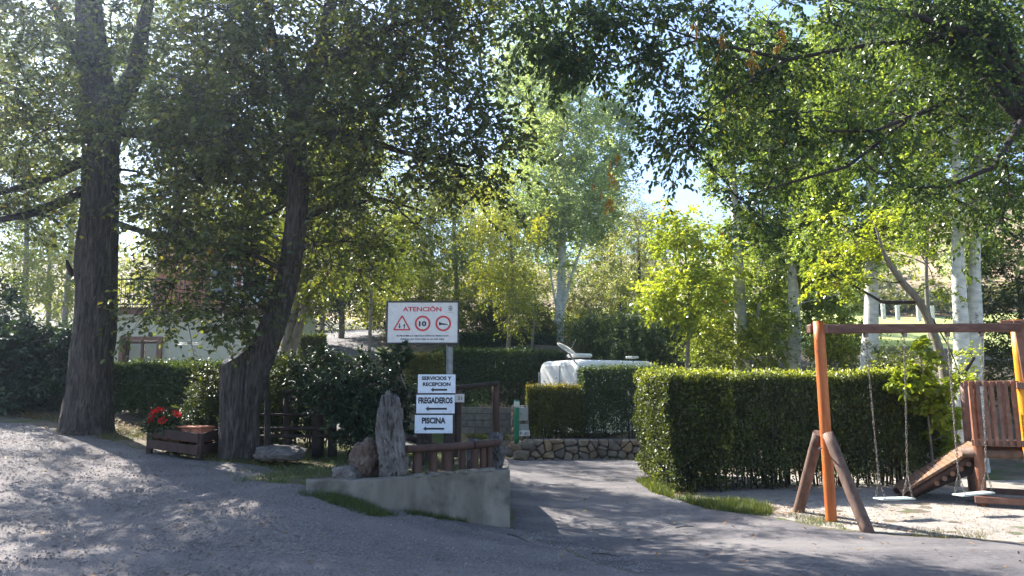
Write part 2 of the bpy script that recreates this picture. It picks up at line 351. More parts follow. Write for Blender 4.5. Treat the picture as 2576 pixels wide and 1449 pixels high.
def leafmesh(name, pos, axis, nor, L, Wd, mat, parent, tint, shape='quad', fold=.18):
    """one polygon per leaf. pos is the stalk end, axis the direction of the leaf, nor its rough normal"""
    axis = nrm(axis); side = nrm(np.cross(axis, nor)); nor = nrm(np.cross(side, axis))
    L = np.asarray(L)[:, None]; Wd = np.asarray(Wd)[:, None]
    if shape == 'quad':
        pts = [pos, pos + axis * L * .45 + side * Wd / 2 + nor * Wd * fold, pos + axis * L, pos + axis * L * .45 - side * Wd / 2 + nor * Wd * fold]
    elif shape == 'hex':
        pts = [pos, pos + axis * L * .28 + side * Wd * .46 + nor * Wd * fold, pos + axis * L * .62 + side * Wd * .38 + nor * Wd * fold, pos + axis * L - nor * L * .08,
               pos + axis * L * .62 - side * Wd * .38 + nor * Wd * fold, pos + axis * L * .28 - side * Wd * .46 + nor * Wd * fold]
    else:
        pts = [pos - side * Wd / 2, pos + side * Wd / 2, pos + axis * L]
    k = len(pts); V = np.stack(pts, 1).reshape(-1, 3)
    Fc = np.arange(len(pos) * k).reshape(-1, k)
    return mesh(name, V, Fc, mat, parent, tint=np.repeat(tint, k))

def crown(root, centres, out_dirs, R, subs, twigs, lv, L, Wd, mat, rng, droop=.15, shape='quad', twig_geo=True, tsides=3, flat=.7, tintbias=0.0, name='crown', stretch=(1, 1, 1), ret=False):
    """foliage: every centre carries sub-branches, these carry twigs, these carry leaves"""
    Cn = len(centres); c = np.repeat(centres, subs, 0); od = np.repeat(out_dirs, subs, 0)
    ctint = np.repeat(rng.normal(0, .10, Cn), subs)
    sdir = rng.normal(size=(len(c), 3)); sdir[:, 2] *= flat; sdir = nrm(nrm(sdir) + od * .45) * np.array(stretch)
    sl = R * rng.uniform(.45, 1.25, len(c))
    send = c + sdir * sl[:, None]; send[:, 2] -= droop * sl * rng.uniform(.3, 1.5, len(c))
    tt = rng.uniform(.25, 1.0, (len(c), twigs)); ts = c[:, None] + (send - c)[:, None] * tt[..., None]
    tdir = nrm(rng.normal(size=(len(c), twigs, 3)) * .75 + nrm(send - c)[:, None] * .9 + np.array([0, 0, -droop * 1.2]))
    tl = R * rng.uniform(.30, .62, (len(c), twigs)); te = ts + tdir * tl[..., None]
    ts = ts.reshape(-1, 3); te = te.reshape(-1, 3); td = nrm(te - ts); n = len(ts)
    u = nrm(np.cross(td, np.array([0, 0, 1.0]))); fr = (np.arange(lv) + .5) / lv
    q = fr[None] + rng.uniform(-.06, .06, (n, lv)); lp = ts[:, None] + (te - ts)[:, None] * q[..., None]
    sgn = np.where(np.arange(lv) % 2 == 0, 1.0, -1.0)[None, :, None]
    ld = nrm(td[:, None] * .75 + u[:, None] * sgn * .8 + rng.normal(size=(n, lv, 3)) * .38 + np.array([0, 0, -droop * 1.6]))
    ln = nrm(np.array([0, 0, 1.0]) + rng.normal(size=(n, lv, 3)) * .65)
    lp = lp.reshape(-1, 3) + rng.normal(size=(n * lv, 3)) * R * .02; ld = ld.reshape(-1, 3); ln = ln.reshape(-1, 3)
    m = len(lp); s = rng.uniform(.65, 1.15, m)
    tint = np.clip(.42 + tintbias + np.repeat(np.repeat(ctint, twigs), lv) + rng.normal(0, .17, m), 0, 1)
    o = leafmesh(name, lp, ld, ln, L * s, Wd * s * rng.uniform(.8, 1.1, m), mat, root, tint, shape)
    lines = []
    if twig_geo:
        tw = list(zip(np.stack([ts, te], 1), [np.array([.0022, .0010]) * (R * 1.6)] * n))
        sb = list(zip(np.stack([c, (c + send) / 2 + np.array([0, 0, .05]) * R, send], 1), [np.array([.008, .005, .002]) * (R * 1.4)] * len(c)))
        return o, sb, tw
    return o, [], []

def limbs(trunk, centres, rng, start_frac=.35, rad=.055, arch=.25, pw=1.0):
    """join every centre to the nearest lower wood; returns tube lines"""
    k0 = int(len(trunk) * start_frac); nodes = [t[:3] for t in trunk[k0:]]; nr = [t[3] for t in trunk[k0:]]
    nodes = list(np.array(nodes)); d0 = np.array([min(np.linalg.norm(c - n) for n in nodes) for c in centres])
    lines = []
    for i in np.argsort(d0):
        c = centres[i]; A = np.array(nodes); d = np.linalg.norm(A - c, axis=1); cost = d + np.clip(A[:, 2] - c[2], 0, 9) * 1.5
        j = int(np.argmin(cost)); a = A[j]; ln = d[j]
        if ln < .05: continue
        mid = (a + c) / 2 + np.array([0, 0, arch * ln * .3]) + rng.normal(size=3) * ln * .07
        t = np.linspace(0, 1, 6)[:, None]; p = a * (1 - t) ** 2 + 2 * mid * t * (1 - t) + c * t ** 2
        p[1:-1] += rng.normal(size=(4, 3)) * ln * .018
        r0 = min(nr[j] * .75, rad * (.35 + .35 * ln)); r = np.linspace(r0, max(.008, r0 * .35), 6)
        lines.append((p, r)); nodes += list(p[1:]); nr += list(r[1:])
    return lines

def sample_blobs(blobs, rng, shell=.45, keep=None):
    out = []; cen = []
    for (c, rx, ry, rz, n) in blobs:
        d = nrm(rng.normal(size=(n, 3))); rr = rng.uniform(0, 1, n) ** shell
        out.append(np.array(c) + d * rr[:, None] * np.array([rx, ry, rz])); cen.append(np.repeat(np.array([c]), n, 0))
    return np.concatenate(out), np.concatenate(cen)

NLEAF = [0]
def pix(p):
    y = p[:, 1]; z = (p[:, 2] - CAMZ); f_ = y * math.cos(TH) + z * math.sin(TH); u_ = -y * math.sin(TH) + z * math.cos(TH)
    return W0 + F * p[:, 0] / f_, H0 - F * u_ / f_
def clear_of(boxes):
    def fn(c):
        px, py = pix(c); k = np.ones(len(c), bool)
        for (x0, x1, y0, y1, Y) in boxes: k &= ~((px > x0) & (px < x1) & (py > y0) & (py < y1) & (c[:, 1] < Y))
        return k
    return fn
def tree(name, label, cat, trunk, blobs, leaf, R=.6, subs=9, twigs=5, lv=9, L=.075, Wd=.042, bark='bark', branchmat=None, seed=1, group=None, shape='quad',
         twig_geo=True, start=.35, limbrad=.055, droop=.15, ridge=0, sides=10, nseg=18, flat=.7, tintbias=0.0, stretch=(1, 1, 1), extra_lines=None, arch=.25, cull=None, up=0.0, tipleaf=True, thin=1.0):
    rng = np.random.default_rng(seed)
    tr = smoothpath(trunk, nseg); root = thing(name, label, cat, tuple(tr[0][:3]), group)
    V, Fs = tubes([(tr[:, :3], tr[:, 3])], sides, False, .07, seed, ridge)
    mesh('trunk', V, Fs, M[bark], root, smooth=True)
    cen, bc = sample_blobs([(a_, b_, c_, d_, max(3, int(n_ * thin))) for a_, b_, c_, d_, n_ in blobs], rng)
    if extra_lines and tipleaf:
        ex_ = np.concatenate([p[len(p) // 2:] for p, r in extra_lines] + [(p[-1:] + p[-2:-1]) / 2 for p, r in extra_lines])
        cen = np.concatenate([cen, ex_ + rng.normal(0, .12, ex_.shape)]); bc = np.concatenate([bc, ex_ - [0, 0, .3]])
    if cull is not None:
        k = cull(cen); cen = cen[k]; bc = bc[k]
    od = nrm(cen - bc); od[:, 2] += up; od = nrm(od)
    ln = limbs(tr, cen, rng, start, limbrad, arch)
    o, sb, tw = crown(root, cen, od, R, subs, twigs, lv, L, Wd, M[leaf], rng, droop, shape, twig_geo, flat=flat, tintbias=tintbias, stretch=stretch)
    NLEAF[0] += len(cen) * subs * twigs * lv
    allb = ln + (extra_lines or [])
    V, Fs = tubes(allb, 6, False)
    if sb:
        V2, F2 = tubes(sb, 3); V3, F3 = tubes(tw, 3)
        Fs = [np.concatenate([Fs[0], F2[0] + len(V), F3[0] + len(V) + len(V2)])]; V = np.concatenate([V, V2, V3])
    mesh('branches', V, Fs, M[branchmat or ('branch' if bark == 'bark' else bark)], root, smooth=True)
    return root

# ------------------------------------------------------------------ terrain
def axis(parts):
    out = [parts[0][0]]
    for (a, b, st) in parts: out += list(np.arange(a + st, b + 1e-6, st))
    return np.array(out)
gx = axis([(-240, -60, 15), (-60, -20, 4), (-20, -12, 1), (-12, 12, .25), (12, 20, 1), (20, 80, 4), (80, 260, 15)])
gy = axis([(-40, -8, 4), (-8, 4, 1), (4, 26, .25), (26, 62, 1.5), (62, 120, 4), (120, 300, 12)])
GX, GY = np.meshgrid(gx, gy); GZ = gz(GX, GY)
far = np.clip((GY - 60) / 60, 0, 1); GZ = GZ + far * 4 * fbm(GX * .03, GY * .03, 0, 3)
nx = len(gx); Vt = np.stack([GX, GY, GZ], -1).reshape(-1, 3)
ii = (np.arange(len(gy) - 1)[:, None] * nx + np.arange(nx - 1)[None]); Fq = np.stack([ii, ii + 1, ii + nx + 1, ii + nx], -1)
cx_ = (GX[:-1, :-1] + GX[1:, 1:]) / 2; cy_ = (GY[:-1, :-1] + GY[1:, 1:]) / 2
mead = (cx_ > 3) & (cy_ > 26) & (cy_ < 62); hillm = cy_ >= 62
def subgrid(name, mask, mat, kd='structure'):
    f = Fq[mask]; u, inv = np.unique(f.ravel(), return_inverse=True)
    o = mesh(name, Vt[u], inv.reshape(-1, 4), mat, smooth=True); o['kind'] = kd; return o
subgrid('ground', ~mead & ~hillm, M['soil']); subgrid('meadow', mead, M['meadow']); subgrid('hillside', hillm, M['hill'])

def seg_dist(x, y, poly):
    """signed distance to polygon, positive inside"""
    poly = np.asarray(poly, float)[:, :2]; d = np.full(x.shape, 1e9); ins = np.zeros(x.shape, bool)
    for a, b in zip(poly, np.roll(poly, -1, 0)):
        e = b - a; t = np.clip(((x - a[0]) * e[0] + (y - a[1]) * e[1]) / (e @ e + 1e-9), 0, 1)
        d = np.minimum(d, np.hypot(x - a[0] - t * e[0], y - a[1] - t * e[1]))
        c = ((a[1] > y) != (b[1] > y)) & (x < (b[0] - a[0]) * (y - a[1]) / (b[1] - a[1] + 1e-12) + a[0]); ins ^= c
    return np.where(ins, d, -d)
def sheet(name, poly, mat, off=.01, res=.12, edge=.10, zf=None, rough=.0, seed=0, label=None, hard=False):
    """a surface laid over the ground; its rim dips under the ground so the edge is a ragged line"""
    poly = np.array([p[:2] for p in poly]); lo = poly.min(0) - .3; hi = poly.max(0) + .3
    X, Y = np.meshgrid(np.arange(lo[0], hi[0], res), np.arange(lo[1], hi[1], res))
    sdv = seg_dist(X, Y, poly) + edge * fbm(X * 1.6, Y * 1.6, 0, seed, 4)
    Z = (zf or gz)(X, Y) + np.clip(sdv * .25, -.12, off)
    if hard: Z = Z - np.where(sdv < .09, .16, 0)
    if rough: Z = Z + rough * fbm(X * 3.0, Y * 3.0, 0, seed + 3, 3) * np.clip(sdv * 3, 0, 1)
    keep = sdv > (.03 if hard else -.25); n = X.shape[1]; i = np.arange(X.shape[0] - 1)[:, None] * n + np.arange(n - 1)[None]
    k = (keep[:-1, :-1] & keep[1:, 1:] & keep[1:, :-1] & keep[:-1, 1:]) if hard else (keep[:-1, :-1] | keep[1:, 1:] | keep[1:, :-1] | keep[:-1, 1:])
    f = np.stack([i, i + 1, i + n + 1, i + n], -1)[k]; V = np.stack([X, Y, Z], -1).reshape(-1, 3)
    u, inv = np.unique(f.ravel(), return_inverse=True)
    o = mesh(name, V[u], inv.reshape(-1, 4), mat, smooth=True); o['kind'] = 'structure'
    if label: o['label'] = label
    return o

# wall line of the little island (world xy)
WT = .64   # height of the wall top
wl = [P(770, 1214, 7.97), P(800, 1212, 7.99), P(860, 1212, 8.0), P(955, 1212, 8.02), P(1060, 1200, 8.42), P(1180, 1191, 8.8), P(1283, 1183, 9.1)]
wl = [(p[0], p[1]) for p in wl]
island = wl + [(-.05, 10.2), (-.35, 12.2), (-1.3, 13.6), (-3.0, 14.2), (-5.2, 13.2), (-5.0, 10.2), (-3.6, 9.2)]
def zisl(x, y):
    b = gz(x, y); t = np.clip((x + 3.6) / 1.6, 0, 1); t = t * t * (3 - 2 * t)
    return b * (1 - t) + (WT - .03 + .02 * vnoise(x * 2, y * 2)) * t
edge_l = [G(0, 1064), G(150, 1082), G(300, 1112), G(420, 1146), G(560, 1160), G(700, 1184), G(800, 1210), G(900, 1250), G(1040, 1290), G(1283, 1331)]
gravel_poly = [(-16, 15.5), (-9.5, 13.2)] + [tuple(p[:2]) for p in edge_l] + [tuple(G(1400, 1385)[:2]), tuple(G(1600, 1449)[:2]), (1.2, 4), (2, -6), (-16, -6)]
asph_poly = [tuple(G(1283, 1331)[:2]), (-.02, 10.3), (-.3, 12.4), (-1.2, 13.8), (-3.2, 14.8), (-6.2, 17.5), (-8.0, 22), (-9, 30), (-8.6, 40), (-5.0, 40), (-5.4, 30), (-4.8, 24), (-3.0, 20.4), (-.5, 18.8), (.3, 17.3),
             tuple(G(1320, 1152)[:2]), tuple(G(1640, 1160)[:2]), tuple(G(1640, 1200)[:2]), tuple(G(1600, 1215)[:2]), tuple(G(1640, 1240)[:2]), tuple(G(1740, 1268)[:2]), tuple(G(1940, 1300)[:2]), tuple(G(2100, 1330)[:2]),
             tuple(G(2300, 1350)[:2]), tuple(G(2576, 1368)[:2]), (12, 8.3), (14, -6), (1.2, -6), (.6, 4), tuple(G(1600, 1449)[:2])]
sand_poly = [tuple(G(1740, 1266)[:2]), tuple(G(1940, 1298)[:2]), tuple(G(2100, 1326)[:2]), tuple(G(2300, 1347)[:2]), tuple(G(2576, 1364)[:2]), (12, 8.5), (14, 12), (12, 14.5), (6.5, 15), (3.6, 14.6), (3.0, 12.2)]
sheet('asphalt_road', asph_poly, M['asphalt'], .008, .14, .08, seed=11, rough=.004)
sheet('gravel_track', gravel_poly, M['gravel'], .022, .07, .10, seed=12, rough=.004)
sheet('playground_sand', sand_poly, M['sand'], .010, .12, .10, seed=13, rough=.012)
island_in = [(x, y + .03) for x, y in wl] + island[len(wl):]
sheet('grass_bank', island_in, M['soil'], .0, .05, .0, zf=lambda x, y: zisl(x, y), seed=14, hard=True)

# ------------------------------------------------------------------ retaining wall of the island
root = thing('retaining_wall', 'low curved concrete retaining wall below the signs and log fence', 'wall', (wl[3][0], wl[3][1], 0))
def wallpts(n):
    p = smoothpath([(x, y, 0, 0) for x, y in wl], n)[:, :2]; return p
fw = wallpts(46); tn = nrm(np.gradient(fw, axis=0)); nb = np.stack([-tn[:, 1], tn[:, 0]], 1)
rows = []
hts = np.linspace(0, 1, 8)
topz = WT + .012 * vnoise(np.arange(46) * .35, np.arange(46) * .0, 0, 4)
for h in hts:
    zb = gz(fw[:, 0], fw[:, 1]) - .25; z = zb + (topz - zb) * h
    off = .006 * fbm(fw[:, 0] * 3, z * 3, 0, 6)
    rows.append(np.c_[fw - nb * off[:, None], z])
for o_, dz in ((.02, .012), (.16, .012), (.18, 0), (.18, -.5)):
    rows.append(np.c_[fw + nb * o_, topz + dz])
A = np.array(rows); nr_, nc = A.shape[:2]; i = np.arange(nr_ - 1)[:, None] * nc + np.arange(nc - 1)[None]
Fw = np.stack([i, i + 1, i + nc + 1, i + nc], -1).reshape(-1, 4)
endcap = np.array([[r * nc + nc - 1 for r in range(nr_)]])
mesh('wall_face', A.reshape(-1, 3), [Fw, endcap], M['concrete'], root, smooth=False)
# side return along the road
e0 = fw[-1]; ret = [(e0[0], e0[1] + .004), (-.03, 10.2), (-.35, 12.2)]
bm = bmesh.new()
for a, b in zip(ret[:-1], ret[1:]):
    a3 = Vector((a[0] - .09, a[1], .12)); b3 = Vector((b[0] - .09, b[1], .12)); add_box(bm, (a3 + b3) / 2 + Vector((0, .1, 0)), ((b3 - a3).length - .01, .16, 1.02), barR(a3, b3), .01)
bmobj('side_wall', bm, M['concrete'], root)
# mortar lumps along the top under the posts
def lump(c, s, rng, seed, sub=2, amp=.25, fr=2.0):
    bm = bmesh.new(); bmesh.ops.create_icosphere(bm, subdivisions=sub, radius=1.0)
    o = Vector((seed * 3.1, seed * 1.7, seed))
    for v in bm.verts:
        k = 1 + amp * mnoise.fractal(v.co * fr + o, 1.0, 2.0, 4)
        v.co = Vector((v.co.x * s[0] * k, v.co.y * s[1] * k, v.co.z * s[2] * k)) + Vector(c)
    return bm

# ------------------------------------------------------------------ rocks
def rock(name, label, c, s, mat, seed, prof=None, sub=5, pits=.10, tilt=(0, 0, 0), group=None, amp=.22):
    """prof: function(t 0..1 height) -> (dx, kx, ky) offset and width factors"""
    bm = bmesh.new(); bmesh.ops.create_icosphere(bm, subdivisions=sub, radius=1.0); o = Vector((seed * 3.1, seed * 1.7, seed * .9)); Rm = Matrix.Rotation(tilt[1], 3, 'Y') @ Matrix.Rotation(tilt[0], 3, 'X') @ Matrix.Rotation(tilt[2], 3, 'Z')
    for v in bm.verts:
        d = v.co.copy(); m = max(abs(d.x), abs(d.y), abs(d.z)); d = d.lerp(d / m, .45)
        k = 1 + amp * mnoise.fractal(v.co * 1.3 + o, 1.0, 2.0, 3) + .08 * mnoise.fractal(v.co * 5 + o, .8, 2.1, 4)
        q = mnoise.noise(v.co * 6 + o) + .6 * mnoise.noise(v.co * 13 + o)
        if q < -.12: k -= pits * min(1, (-.12 - q) * 2.5)
        k += .05 * mnoise.noise(v.co * 17 + o)
        p = Vector((d.x * s[0], d.y * s[1], d.z * s[2])) * k
        if prof:
            t = min(1, max(0, (d.z + 1) / 2)); dx, kx, ky = prof(t); p.x = p.x * kx + dx; p.y *= ky
        v.co = Rm @ p + Vector(c)
    o2 = bmobj(name, bm, M[mat], None, smooth=True); return tag(o2, label, 'rock', group)
def rk(x0, x1, y0, y1, Y, thick, **kw):
    a = P(x0, y1, Y); b = P(x1, y0, Y); c = (a + b) / 2; s = ((b[0] - a[0]) / 2 * .92, thick / 2, (b[2] - a[2]) / 2 * .97); return c, s
c, s = rk(953, 1032, 985, 1218, 8.42, .34)
rock('standing_stone', 'tall upright pitted grey stone beside the log fence', c, s, 'rock', 3, lambda t: (-.045 * t - .012 + .02 * math.sin(t * 7), 1.02 - .42 * max(0, t - .55) / .45 + .06 * math.sin(t * 9), 1.0 - .2 * t), 6, .26, amp=.15)
c, s = rk(874, 962, 1107, 1216, 8.62, .42)
rock('boulder', 'rough reddish brown boulder left of the tall upright stone', c, s, 'redrock', 8, lambda t: (.02 * t, 1.02 - .12 * t, 1), 5, .16)
c, s = rk(838, 915, 1172, 1214, 8.25, .34)
rock('flat_rock', 'small pale angular rock lying in front of the reddish boulder', c, s, 'rock', 12, lambda t: (-.06 * t, 1.05 - .3 * t, 1), 5, .06)
c, s = rk(1226, 1272, 1088, 1190, 9.35, .34)
rock('craggy_rock', 'dark craggy rock closing the road end of the log fence', c, s, 'darkrock', 17, lambda t: (.01 * math.sin(t * 6), .8 + .25 * t, 1), 5, .28)
c, s = rk(1172, 1206, 1103, 1190, 9.5, .3)
rock('weathered_rock', 'grey weathered rock behind the rail of the log fence', c, s, 'darkrock', 23, None, 4, .2)
c, s = rk(648, 778, 1121, 1158, 10.3, .7)
rock('slab_rock', 'long flat grey slab rock lying by the leaning tree', c, s, 'rock', 29, lambda t: (-.1 * t, 1.02 - .12 * t, 1), 5, .05)
c, s = rk(1035, 1062, 1160, 1188, 9.4, .3)
rock('small_rock', 'small grey rock in the grass behind the log fence', c, s, 'rock', 31, None, 4, .05)

# ------------------------------------------------------------------ log fence on the wall
root = thing('log_fence', 'low brown log fence standing on the curved concrete wall', 'fence', tuple(P(1125, 1190, 8.8)))
posts = [(1050, 21, 1198, 8.35), (1090, 18, 1199, 8.52), (1125, 25, 1197, 8.65), (1163, 17, 1195, 8.8), (1194, 18, 1192, 8.95), (1215, 16, 1189, 9.05), (1231, 14, 1185, 9.12)]
railc = [(1026, 1129, 8.38), (1105, 1125, 8.67), (1190, 1119, 8.93), (1256, 1114, 9.14)]
for k, (px, wd, by, Y) in enumerate(posts):
    Y = float(np.interp(px, [955, 1060, 1180, 1283], [8.02, 8.42, 8.8, 9.1])) + .10
    t = np.interp(px, [r[0] for r in railc], [r[1] for r in railc]); top = P(px, t + 2, Y); bot = P(px, by, Y); bot[2] = WT - .04
    log('post', [bot, top], wd / F * Y / 2 * 1.1, M['log'], root, 14, .05, k)
    mm = lump((bot[0], bot[1] - .02, WT + .01), (.085, .10, .03), None, k, 2, .3); bmobj('mortar_pad', mm, M['concrete'], root, True)
ra = [P(*r) for r in railc]
log('rail', [ra[0] + [0, -.06, 0], ra[1] + [0, -.08, 0], ra[2] + [0, -.08, 0.0]], [.042, .044, .046], M['log'], root, 16, .04, 21, 10)
log('rail', [ra[2] + [.01, -.075, .005], ra[3] + [0, -.06, .01]], [.047, .044], M['log'], root, 16, .04, 22, 8)
root = thing('back_log_fence', 'second log fence with low rails behind the sign posts', 'fence', tuple(P(1080, 1150, 10.6)))
q = [P(1018, 1098, 9.9), P(1072, 1116, 10.3), P(1150, 1133, 11.2)]
log('rail', q, [.045, .042, .04], M['darklog'], root, 12, .04, 31)
log('post', [P(1078, 1200, 10.4), P(1078, 1085, 10.4)], .05, M['darklog'], root, 12, .04, 32)
log('post', [P(1145, 1190, 11.2), P(1145, 1120, 11.2)], .05, M['darklog'], root, 12, .04, 33)

# ------------------------------------------------------------------ signs
def text(name, body, c, h, wd, mat, parent, y, bold=.0, depth=.002, res=3):
    """lettering of height h fitted to width wd, centred at c (x, z), its face towards -y at y"""
    cu = bpy.data.curves.new(name, 'FONT'); cu.body = body; cu.align_x = 'LEFT'; cu.size = 1; cu.extrude = 0; cu.offset = bold; cu.resolution_u = res
    to = bpy.data.objects.new(name, cu); C.objects.link(to); dg = bpy.context.evaluated_depsgraph_get(); me = bpy.data.meshes.new_from_object(to.evaluated_get(dg))
    bpy.data.objects.remove(to)
    co = np.empty(len(me.vertices) * 3); me.vertices.foreach_get('co', co); co = co.reshape(-1, 3)
    cap = .72 + bold * 2
    lo = co.min(0); hi = co.max(0); x = (co[:, 0] - (lo[0] + hi[0]) / 2) / (hi[0] - lo[0]) * wd; z = (co[:, 1] - .35) / cap * h
    V = np.stack([c[0] + x, np.full(len(x), y), c[1] + z], 1); me.vertices.foreach_set('co', V.ravel())
    me.materials.clear(); me.materials.append(mat); me.name = name
    return link(bpy.data.objects.new(name, me), parent)
def flat(name, pts, y, mat, parent, faces=None):
    V = np.array([(x, y, z) for x, z in pts]); return mesh(name, V, faces or [np.arange(len(pts))[None]], mat, parent)
def ringm(name, outer, inner, y, mat, parent):
    n = len(outer); V = np.array([(x, y, z) for x, z in outer + inner]); i = np.arange(n); j = (i + 1) % n
    return mesh(name, V, [np.stack([i, j, j + n, i + n], 1)], mat, parent)
def roundtri(cx, cz, r, rc, n=6):
    out = []
    for k in range(3):
        a = math.pi / 2 + k * 2 * math.pi / 3; ccx, ccz = cx + (r - 2 * rc) * math.cos(a), cz + (r - 2 * rc) * math.sin(a)
        for t in range(n): b = a - math.pi / 3 + t * (2 * math.pi / 3) / (n - 1); out.append((ccx + rc * math.cos(b), ccz + rc * math.sin(b)))
    return out
def circ(cx, cz, r, n=36): return [(cx + r * math.cos(t * 2 * math.pi / n), cz + r * math.sin(t * 2 * math.pi / n)) for t in range(n)]

YS = 10.5
a = P(970, 866, YS); b = P(1156, 757, YS); cx, cz = (a[0] + b[0]) / 2, (a[2] + b[2]) / 2; bw, bh = b[0] - a[0], b[2] - a[2]
root = thing('warning_sign', 'large framed warning board headed ATENCIÓN on two tall posts', 'sign', (cx, YS, WT))
fr = .024
bm = bmesh.new()
add_box(bm, (cx, YS, cz + bh / 2 - fr / 2), (bw, .035, fr), None, .003); add_box(bm, (cx, YS, cz - bh / 2 + fr / 2), (bw, .035, fr), None, .003)
add_box(bm, (cx - bw / 2 + fr / 2, YS, cz), (fr, .032, bh - 2 * fr - .002), None, .003); add_box(bm, (cx + bw / 2 - fr / 2, YS, cz), (fr, .032, bh - 2 * fr - .002), None, .003)
bmobj('frame', bm, M['signframe'], root)
box('board', (cx, YS + .004, cz), (bw - 2 * fr + .004, .02, bh - 2 * fr + .004), M['signwhite'], root, None, 0)
yf = YS - .008
iw, ih = bw - 2 * fr, bh - 2 * fr
def SP(fx, fy): return cx - iw / 2 + fx * iw, cz + ih / 2 - fy * ih    # fractions of the white face
x, z = SP(.49, .165); text('heading_lettering', 'ATENCIÓN', (x, z), ih * .12, iw * .555, M['red'], root, yf, .028)
x, z = SP(.5, .832); text('small_lettering', 'SE PROHIBE LA CIRCULACIÓN DE VEHICULOS', (x, z), ih * .042, iw * .745, M['black'], root, yf, .04, res=1)
x, z = SP(.5, .915); text('small_lettering', 'DESDE LAS 00:00 HRS A LA 7:00 HRS', (x, z), ih * .042, iw * .62, M['black'], root, yf, .04, res=1)
tx, tz = SP(.205, .545); ringm('triangle_symbol', roundtri(tx, tz - .012, ih * .27, .016), roundtri(tx, tz - .012, ih * .195, .006), yf, M['red'], root)
for sx, up_ in ((-.03, -1), (.03, 1)):
    x0 = tx + sx * 1.1; z0 = tz - ih * .045; s_ = ih * .065
    flat('arrow_symbol', [(x0 - .007, z0 - up_ * s_), (x0 + .007, z0 - up_ * s_), (x0 + .007, z0 + up_ * s_ * .1), (x0 + .018, z0 + up_ * s_ * .1), (x0, z0 + up_ * s_), (x0 - .018, z0 + up_ * s_ * .1), (x0 - .007, z0 + up_ * s_ * .1)], yf, M['black'], root)
for fx, nm in ((.50, 'speed'), (.795, 'horn')):
    x, z = SP(fx, .525); ringm(nm + '_limit_ring' if nm == 'speed' else 'horn_ban_ring', circ(x, z, ih * .197), circ(x, z, ih * .148), yf, M['red'], root)
x, z = SP(.50, .53); text('number_lettering', '10', (x, z), ih * .135, iw * .108, M['black'], root, yf, .05)
x, z = SP(.795, .53); k = iw
hp = [(-.062, .022), (-.055, .022), (-.02, .008), (.045, -.002), (.052, -.006), (.058, -.004), (.064, -.012), (.060, -.022), (.050, -.022), (.046, -.014), (.0, -.018), (-.005, -.012), (-.052, -.024), (-.062, -.024)]
flat('horn_symbol', [(x + u * k, z + v * k * 1.1) for u, v in hp], yf, M['black'], root)
x, z = SP(.895, .11)
flat('crest_crown', [(x - .022, z - .004), (x + .022, z - .004), (x + .028, z + .02), (x + .014, z + .008), (x, z + .026), (x - .014, z + .008), (x - .028, z + .02)], yf, M['greyink'], root)
flat('crest_band', [(x - .028, z - .012), (x + .028, z - .012), (x + .028, z - .026), (x - .028, z - .026)], yf, M['black'], root)
flat('crest_shield', [(x - .027, z - .032), (x + .027, z - .032), (x + .024, z - .052), (x, z - .064), (x - .024, z - .052)], yf, M['greyink'], root)
flat('crest_ribbon', [(x - .036, z - .074), (x + .036, z - .074), (x + .036, z - .082), (x - .036, z - .082)], yf, M['pinkink'], root)
pr = P(1131, 900, YS + .06); log('steel_post', [(pr[0], YS + .07, WT - .2), (pr[0], YS + .07, cz + bh * .3)], .048, M['steel'], root, 16, 0, 0)
pl = P(999, 900, YS + .06); log('grey_post', [(pl[0], YS + .07, WT - .2), (pl[0], YS + .07, cz + bh * .3)], .034, M['greybark'], root, 12, .02, 0)
bm = bmesh.new(); add_box(bm, (pr[0] + .03, YS + .02, cz - bh / 2 - .018), (.12, .03, .03), None, .003); bmobj('bracket', bm, M['signframe'], root)

# three direction plates on their wooden stand
YD = 9.85
root = thing('sign_stand', 'dark wooden stand carrying the three white direction signs', 'sign stand', (P(1095, 1180, YD)[0], YD, WT))
for px, wd in ((1058, 21), (1129, 27)):
    p0 = P(px, 1100, YD + .09); log('post', [(p0[0], YD + .09, WT - .2), (p0[0] + .01, YD + .09, P(px, 955 if px > 1100 else 990, YD)[2])], wd / F * YD / 2, M['darklog'], root, 12, .04, px)
for k_, yy in enumerate((990, 1042)):
    aa = P(1046, yy, YD + .03); bb = P(1143, yy, YD + .03); plank('cross_board', aa, bb, .02, .06, M['darklog'], root)
plates = [([1051, 1146], [942, 989], 'SERVICIOS Y|RECEPCION', 'white direction plate reading SERVICIOS Y RECEPCION, above the other two'),
          ([1047, 1144], [993, 1040], 'FREGADEROS', 'white direction plate reading FREGADEROS with an arrow'),
          ([1043, 1139], [1044, 1090], 'PISCINA', 'white direction plate reading PISCINA with an arrow')]
